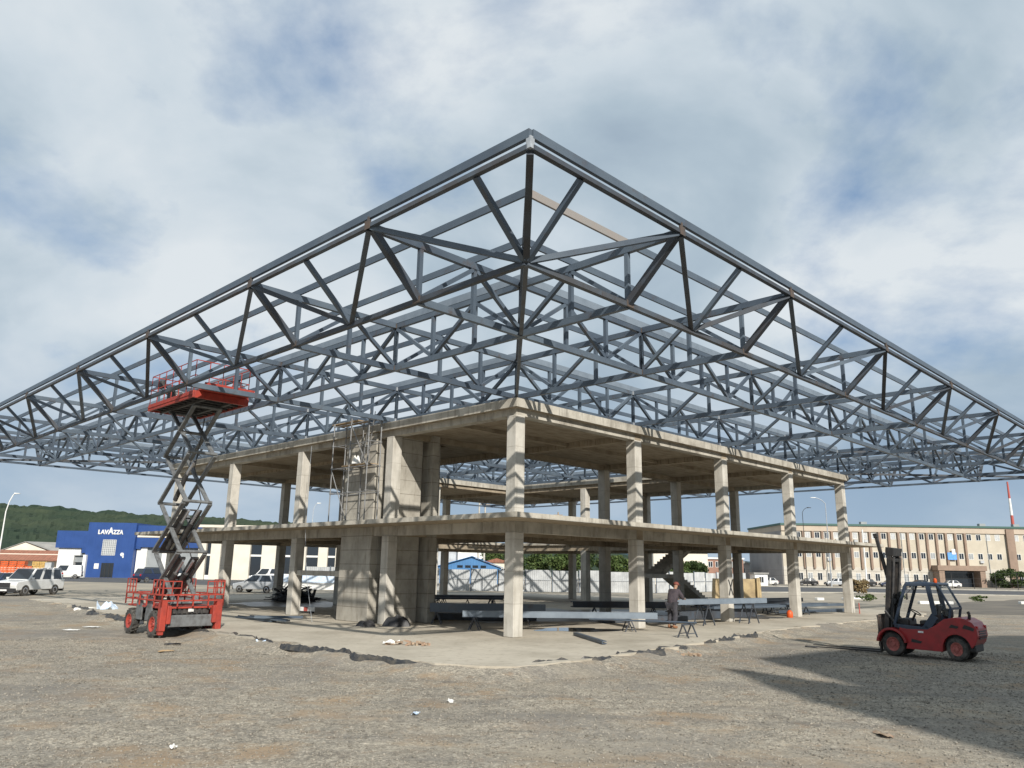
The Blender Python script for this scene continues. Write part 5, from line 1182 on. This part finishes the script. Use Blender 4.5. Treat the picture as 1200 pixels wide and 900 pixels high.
# sandstone blocks
for i, (x, y, w_, d_, h, lb) in enumerate([(20.8, 48.3, 1.5, 1.2, 1.85, 'tall narrow sandstone block half hidden by the crossed column'), (22.9, 48, 2.0, 1.4, 1.85, 'broad yellowish sandstone block beyond the crossed column'), (24.1, 47.6, 0.4, 1.3, 1.95, 'thin upright sandstone slab leaning on the broad block')]):
    b = MB(); o_ = Vector((i*9.1, 2, 3))
    def fn(u, v, w_=w_, d_=d_, h=h, x=x, y=y):
        t = u*4; k = int(t) % 4; f_ = t-int(t); c = [(-1, -1), (1, -1), (1, 1), (-1, 1)]; a_, b_ = c[k], c[(k+1) % 4]
        px_, py_ = a_[0]+(b_[0]-a_[0])*f_, a_[1]+(b_[1]-a_[1])*f_; kk = 1-0.12*v
        nz = mnoise.noise(Vector((px_*1.3, py_*1.3, v*2))+o_)*0.14
        return (x+px_*w_/2*kk*(1+nz), y+py_*d_/2*kk*(1+nz), G + v*h*(1+0.05*mnoise.noise(Vector((px_*2, py_*2, 0))+o_)))
    b.grid(fn, 32, 8); top = [fn((k+0.01)/32, 1) for k in range(32)]; b.add(top, [tuple(range(32))]); tag(b.build('stone_block', 'sandstone'), lb, 'stone block', 'sandstone blocks behind the concrete building')
# ------------------------------------------------------------------ lamps and poles
def lamp(x, y, h, hx, hy, hz, label, mtl='galvanised', r=0.09, group='street lamps'):
    t = thing('street_lamp', label, 'street lamp', (x, y, G), 0, group)
    MB().tube((0, 0, 0), (0, 0, h), r, 10, r*0.6).build('pole', mtl, t, smooth=True)
    MB().path([(0, 0, h-0.02), (hx*0.25, hy*0.25, h+(hz-h)*0.55), (hx*0.6, hy*0.6, h+(hz-h)*0.9), (hx*0.85, hy*0.85, hz)], r*0.55, 8).build('arm', mtl, t, smooth=True)
    b = MB(); d = Vector((hx, hy, 0)).normalized(); b.bar(Vector((hx*0.8, hy*0.8, hz)), Vector((hx*1.0, hy*1.0, hz))+d*0.5, 0.42, 0.16, w2=0.3, h2=0.08); b.build('lamp_head', 'white_paint' if mtl != 'trim_black' else 'trim_black', t, bevel=0.03)
lamp(-66.6, 75, 8.8, 1.0, 0, 11.2, 'white street lamp with curved arm at the far left roadside', 'white_paint', 0.12)
lamp(-34.5, 110, 12.0, 0.8, 0, 13.3, 'street lamp seen over the middle floor between the left columns')
lamp(55.9, 118, 13.7, 1.2, 0, 14.6, 'darker street lamp with head turned to the taller lamp', 'trim_black', 0.08)
lamp(60.4, 118, 15.4, -2.3, 0, 16.5, 'taller street lamp with white head by the end of the office block', 'galvanised', 0.12)
def pole(name, x, y, h, r, mtl, label, cross=0):
    t = thing(name, label, 'pole', (x, y, G)); MB().tube((0, 0, 0), (0, 0, h), r, 10, r*0.75).build('shaft', mtl, t, smooth=True)
    for k in range(cross): MB().bar((-0.9, -0.1, h-0.5-0.9*k), (0.9, -0.1, h-0.5-0.9*k), 0.12).build('cross_arm', 'wood', t)
    MB().tube((0, 0, h), (0, 0, h+0.06), r*0.8, 10).build('cap', mtl, t)
    return t
pole('flag_pole', 67.0, 118, 10.6, 0.16, 'white_paint', 'bare white pole standing on the pavement before the office block')
pole('utility_pole', -5.3, 120, 14.6, 0.2, 'concrete', 'concrete utility pole, first of the pair beyond the blue hall', 1)
pole('utility_pole', -4.2, 121, 14.9, 0.2, 'concrete', 'concrete utility pole, second of the pair beyond the blue hall', 1)
pole('utility_pole', 10.2, 126, 13.5, 0.18, 'wood', 'wooden utility pole with cross arms rising from the trees', 2)
pole('utility_pole', 50.5, 140, 12.2, 0.12, 'trim_black', 'thin dark pole beside the grey roofed house', 0)
# ------------------------------------------------------------------ cars
def car(name, label, cat, loc, ang, paint, prof, belt, roofz, cab, W_=1.75, group=None, wr=0.33, axles=(1.35, -1.35), rows=2, van=False):
    """prof: lower body outline (x, z); cab: x of bottom rear, top rear, top front, bottom front"""
    t = thing(name, label, cat, (loc[0], loc[1], G), R(ang), group)
    h = W_/2; b = MB(); b.prism(prof, (0, -h, 0), (1, 0, 0), (0, 0, 1), (0, W_, 0)); bo = b.build('body', paint, t, bevel=0.06, seg=2)
    br, tr, tf, bf = cab; ti = h-0.16; b = MB()
    vs = [(br, -h+0.02, belt), (bf, -h+0.02, belt), (bf, h-0.02, belt), (br, h-0.02, belt), (tr, -ti, roofz), (tf, -ti, roofz), (tf, ti, roofz), (tr, ti, roofz)]
    b.add(vs, [(0, 3, 2, 1), (4, 5, 6, 7), (0, 1, 5, 4), (1, 2, 6, 5), (2, 3, 7, 6), (3, 0, 4, 7)]); b.build('cabin', paint, t, bevel=0.05)
    def quadwin(p0, p1, p2, p3, nm, ins=0.07):
        c = (Vector(p0)+Vector(p1)+Vector(p2)+Vector(p3))/4; P = [Vector(p).lerp(c, ins*1.4) for p in (p0, p1, p2, p3)]
        n_ = (P[1]-P[0]).cross(P[3]-P[0]).normalized(); out = c - Vector(((br+bf)/2, 0, (belt+roofz)/2))
        if n_.dot(out) < 0: n_ = -n_
        P = [p + n_*0.012 for p in P]; MB().add(P, [(0, 1, 2, 3)]).build(nm, 'dark_glass', t)
    V3 = [Vector(v) for v in vs]
    quadwin(V3[1], V3[2], V3[6], V3[5], 'windscreen')
    if not van: quadwin(V3[0], V3[3], V3[7], V3[4], 'rear_window')
    for s, (i0, i1, i2, i3) in ((-1, (0, 1, 5, 4)), (1, (3, 2, 6, 7))):
        for k in range(rows):
            if van and k == 0: continue
            a0, a1 = k/rows, (k+1)/rows
            quadwin(V3[i0].lerp(V3[i1], a0+0.03), V3[i0].lerp(V3[i1], a1-0.03), V3[i3].lerp(V3[i2], a1-0.03), V3[i3].lerp(V3[i2], a0+0.03), 'side_window')
    xf = max(p[0] for p in prof); xr_ = min(p[0] for p in prof); zl = belt-0.18
    for y in (-h+0.22, h-0.22):
        MB().box(xf-0.10, xf+0.012, y-0.17, y+0.17, zl-0.16, zl).build('headlight', 'lamp_glass', t, bevel=0.02); MB().box(xr_-0.012, xr_+0.1, y-0.12, y+0.12, zl-0.12, zl+0.12).build('tail_light', 'tail_red', t, bevel=0.02)
    MB().box(xf-0.08, xf+0.03, -h+0.02, h-0.02, 0.28, 0.55).build('bumper', 'trim_black', t, bevel=0.03); MB().box(xr_-0.03, xr_+0.08, -h+0.02, h-0.02, 0.28, 0.52).build('bumper', 'trim_black', t, bevel=0.03)
    MB().box(xf+0.0, xf+0.02, -0.45, 0.45, 0.60, zl-0.02).build('grille', 'trim_black', t); MB().box(xf+0.031, xf+0.04, -0.26, 0.26, 0.36, 0.47).build('number_plate', 'paper', t)
    for x in axles:
        for y in (-h+0.08, h-0.08): 
            c_ = Vector((x, y, wr)); o = MB().lathe([(wr*0.6, -0.1), (wr*0.95, -0.11), (wr, -0.07), (wr, 0.07), (wr*0.95, 0.11), (wr*0.6, 0.1)], c_, (0, 1, 0), 20).build('wheel', 'tyre', t, smooth=True)
            MB().lathe([(wr*0.6, -0.095), (wr*0.5, -0.104), (wr*0.15, -0.09), (wr*0.15, 0.09), (wr*0.5, 0.104), (wr*0.6, 0.095)], c_, (0, 1, 0), 16).build('rim', 'chrome', o, smooth=True)
    for s in (-1, 1): MB().cbox((bf-0.25, s*(h+0.1), belt+0.1), (0.1, 0.2, 0.14)).build('mirror', paint, t, bevel=0.02)
    return t
hatch = [(-1.95, 0.32), (1.98, 0.30), (2.05, 0.62), (1.9, 0.82), (0.95, 0.98), (-1.9, 1.0), (-2.02, 0.7)]
suvp = [(-2.1, 0.4), (2.1, 0.38), (2.2, 0.7), (2.1, 0.95), (1.1, 1.1), (-2.1, 1.12), (-2.2, 0.8)]
vanp = [(-2.2, 0.35), (2.15, 0.33), (2.25, 0.65), (2.1, 0.95), (1.35, 1.12), (-2.2, 1.12)]
pick = [(-2.45, 0.42), (2.4, 0.40), (2.5, 0.75), (2.4, 1.0), (1.2, 1.15), (-2.5, 1.15)]
PG = 'cars parked at the left side of the yard'
car('pickup_truck', 'white double cab pickup with canopy and black bumper parked at the yard edge', 'pickup truck', (-35.7, 30.6), -98, 'car_white', pick, 1.13, 1.92, (-2.3, -2.1, 0.55, 1.3), 1.85, PG, 0.39, (1.55, -1.5), 3)
car('dark_blue_car', 'dark blue car nose on beside the white pickup', 'car', (-39.0, 31.8), -92, 'car_blue', hatch, 0.98, 1.55, (-1.7, -1.2, 0.25, 0.98), 1.72, PG)
car('black_car', 'black car seen from behind past the white pickup', 'car', (-59.5, 73.8), 150, 'car_black', hatch, 0.98, 1.55, (-1.7, -1.2, 0.25, 0.98), 1.75, PG)
car('white_car', 'white estate car behind the black car before the crates', 'car', (-66.5, 86.5), 168, 'car_white', hatch, 0.98, 1.55, (-1.9, -1.6, 0.2, 0.98), 1.75, PG)
car('white_van', 'white panel van parked before the white wall of the blue shop', 'van', (-66.0, 90.5), 200, 'car_white', vanp, 1.1, 1.95, (-2.15, -2.05, 0.9, 1.5), 1.8, PG, 0.34, (1.4, -1.4), 2, True)
car('black_suv', 'black off-road car parked at the right foot of the blue tower', 'car', (-53.2, 90.0), 155, 'car_black', suvp, 1.1, 1.85, (-2.1, -1.8, 0.4, 1.1), 1.85, PG, 0.38)
car('dark_grey_car', 'dark blue car half hidden behind the scissor lift', 'car', (-46.5, 75.5), 60, 'car_blue', suvp, 1.1, 1.75, (-2.0, -1.7, 0.3, 1.1), 1.8, PG, 0.36)
car('white_minivan', 'white van facing the yard seen through the scissor arms', 'van', (-44.3, 80.5), -75, 'car_white', vanp, 1.1, 2.0, (-2.15, -2.0, 0.8, 1.5), 1.85, PG, 0.34, (1.4, -1.4), 2)
car('silver_car', 'silver estate car parked side on behind the second left column', 'car', (-22.6, 43.2), 166, 'car_silver', hatch, 0.98, 1.55, (-1.9, -1.6, 0.2, 1.0), 1.75, PG)
car('small_white_van', 'white van parked behind the silver estate car', 'van', (-34.0, 84.5), 175, 'car_white', vanp, 1.1, 1.95, (-2.15, -2.0, 0.8, 1.5), 1.8, PG, 0.34, (1.4, -1.4), 2)
HG = 'cars parked before the office block'
for i, (x, y, p, lb) in enumerate([(62, 134, 'car_black', 'dark car parked at the near end of the office block'), (69, 137, 'car_silver', 'silver car parked before the office block beside the dark one'), (75, 136, 'car_black', 'dark car parked behind the bare white pole'),
                                    (80.5, 137, 'car_blue', 'blue car parked before the middle of the office block'), (86, 136, 'car_black', 'dark car parked behind the forklift mast'), (92, 135, 'car_white', 'white car parked left of the brown entrance porch'), (52.5, 130, 'car_white', 'white car parked before the grey end wall')]):
    car('parked_car', lb, 'car', (x, y), 176+5*math.sin(i*2.0), p, hatch, 0.98, 1.52, (-1.7, -1.2, 0.25, 0.98), 1.72, HG)
# blue tarpaulin bundle at the left frame edge
lump('tarpaulin_bundle', 'tarp_blue', (-58.6, 61.5, G), 1.3, 1.2, 1.6, 3, 'bright blue tarpaulin bundle behind the dark blue car', 'bundle', sharp=2.6)
# ------------------------------------------------------------------ trees and shrubs
def tree(name, label, x, y, h, rx, ry, z0_, leaves, seed, mtl='leaf', group=None, trunk=True, leafsize=0.35, clumps=26, cat='tree'):
    t = thing(name, label, cat, (x, y, G), 0, group); rr = np.random.default_rng(seed)
    if trunk:
        b = MB(); b.tube((0, 0, 0), (0.1, 0.05, h*0.55), h*0.028+0.04, 9, h*0.015+0.02)
        for k in range(6):
            a = k*1.05+rr.random(); b.tube((0.06, 0.03, h*(0.25+0.05*k)), (rx*0.6*math.cos(a), ry*0.6*math.sin(a), z0_+(h-z0_)*(0.35+0.1*rr.random())), h*0.012+0.015, 6, 0.012)
        b.build('trunk', 'bark', t, smooth=True)
    cz = (z0_+h)/2; hz = (h-z0_)/2
    cc = rr.normal(size=(clumps, 3)); cc /= np.linalg.norm(cc, axis=1)[:, None]; cc *= (0.45+0.5*rr.random((clumps, 1)))
    cs = 0.22+0.22*rr.random(clumps)
    which = rr.integers(0, clumps, leaves); d = rr.normal(size=(leaves, 3)); d /= np.linalg.norm(d, axis=1)[:, None]; d *= (rr.random((leaves, 1))**0.4)
    P = (cc[which] + d*cs[which][:, None])*np.array([rx, ry, hz]) + np.array([0, 0, cz]); P[:, 2] = np.maximum(P[:, 2], 0.05)
    a = rr.normal(size=(leaves, 3)); a /= np.linalg.norm(a, axis=1)[:, None]; q = rr.normal(size=(leaves, 3)); u_ = np.cross(a, q); u_ /= np.linalg.norm(u_, axis=1)[:, None]; v_ = np.cross(a, u_)
    s_ = leafsize*(0.5+rr.random((leaves, 1)))
    V = np.stack([P-u_*s_*0.5, P+v_*s_*0.32, P+u_*s_*0.5, P-v_*s_*0.32], 1).reshape(-1, 3); F = np.arange(leaves*4).reshape(-1, 4)
    me = bpy.data.meshes.new('crown'); me.from_pydata(V.tolist(), [], F.tolist()); me.materials.append(MATS[mtl]); o = bpy.data.objects.new('crown', me); COL.objects.link(o); o.parent = t
    return t
TG = 'green trees beyond the pale fence'
for i, (x, y, h, rx, lb) in enumerate([(2.2, 112, 5.4, 2.4, 'small rounded tree next to the red roofed house'), (6.0, 114, 6.6, 3.2, 'broad tree beyond the fence right of the corner column'), (10.2, 110, 6.2, 3.0, 'middle tree of the row beyond the fence'),
                                       (13.8, 115, 6.4, 3.2, 'bushy tree before the far columns beyond the fence'), (18.5, 112, 5.6, 2.6, 'tree at the end of the row by the staircase'), (30.0, 110, 4.6, 2.4, 'green tree in front of the cream house'), (33.6, 111, 4.2, 2.2, 'low green tree at the corner of the cream house'), (-2.6, 150, 7.6, 3.6, 'tall green tree behind the blue hall roof'), (23.5, 135, 5.8, 3.4, 'far green tree left of the cream house'), (41, 150, 7.2, 3.6, 'tree behind the brick house roof')]):
    tree('broadleaf_tree', lb, x, y, h, rx, rx*0.9, 0.9, 3200, 50+i, 'leaf' if i % 3 else 'leaf_dark', TG, leafsize=0.42)
tree('garden_shrub', 'dark green clipped shrub beside the porch of the office block', 111.5, 146, 4.0, 4.2, 2.0, 0.1, 3600, 70, 'leaf_dark', 'shrubs before the office block', False, 0.4, cat='shrub')
tree('garden_shrub', 'dark green shrub close to the brown pilaster of the office block', 117.5, 146.5, 3.8, 2.2, 1.8, 0.1, 2200, 71, 'leaf_dark', 'shrubs before the office block', False, 0.4, cat='shrub')
tree('dry_bush', 'dry brown bush beside the street before the office block', 45.0, 72.5, 2.0, 1.8, 1.4, 0.05, 1400, 72, 'leaf_dry', None, False, 0.3, cat='bush')
for i, (x, y, s, lb) in enumerate([(39.5, 52, 0.9, 'low green weed clump seen through the forklift cab'), (33.5, 45, 0.8, 'low weed clump left of the forklift mast'), (47, 50, 0.7, 'low weed clump at the edge of the dark gravel lot'), (-19.5, 56.2, 1.2, 'weed clump before the painted wall between the left columns')]):
    tree('weed_clump', lb, x, y, 0.7*s+0.2, 1.3*s, 0.9*s, 0.0, 500, 80+i, 'leaf', 'weeds on the far lot', False, 0.16, 10, 'weeds')
# rubble and white blocks on the far lot
rr = random.Random(9)
for i, (x, y, w_, lb) in enumerate([(37.8, 41, 3.2, 'long white kerb stone lying on the dark gravel lot'), (33.0, 48, 1.0, 'white block of broken concrete on the far lot'), (35.3, 51, 1.4, 'pair of pale broken slabs on the far lot'), (48.5, 44.5, 2.2, 'shorter white kerb stone further along the dark lot'), (29.5, 46, 0.8, 'small pale rock on the far lot beyond the last column')]):
    b = MB(); b.bar((x-w_/2, y, G+0.13), (x+w_/2, y+0.4, G+0.13), 0.4, 0.26); tag(b.build('kerb_stone', 'white_paint', bevel=0.05), lb, 'stone', 'pale stones on the far lot')
# ------------------------------------------------------------------ unseen block added behind the camera, outlined to cast the big shadow at right
nh = thing('shadow_caster', 'unseen tall block added to cast the big shadow over the gravel', 'hall', (0, 0, G))
H0 = 22.0; k = H0/math.tan(SUN_EL)/math.hypot(SX, SY); ox, oy = SX*k, SY*k
pl = [nr(*p) for p in [(6.9, -19.5), (6.35, -16.2), (5.6, -13.6), (5.3, -8.3), (7.6, -11.3), (7.0, -6.1), (20.4, 4.2), (44, 6.0), (44, -34), (6.9, -34)]]
MB().plan([(x+ox, y+oy) for x, y in pl], 0, H0).build('wall', 'caster_concrete', nh)
MB().box(30+ox, 32+ox, -10+oy, -8+oy, H0+0.002, H0+1.6).build('roof_vent', 'panel_grey', nh)
bpy.context.view_layer.update()
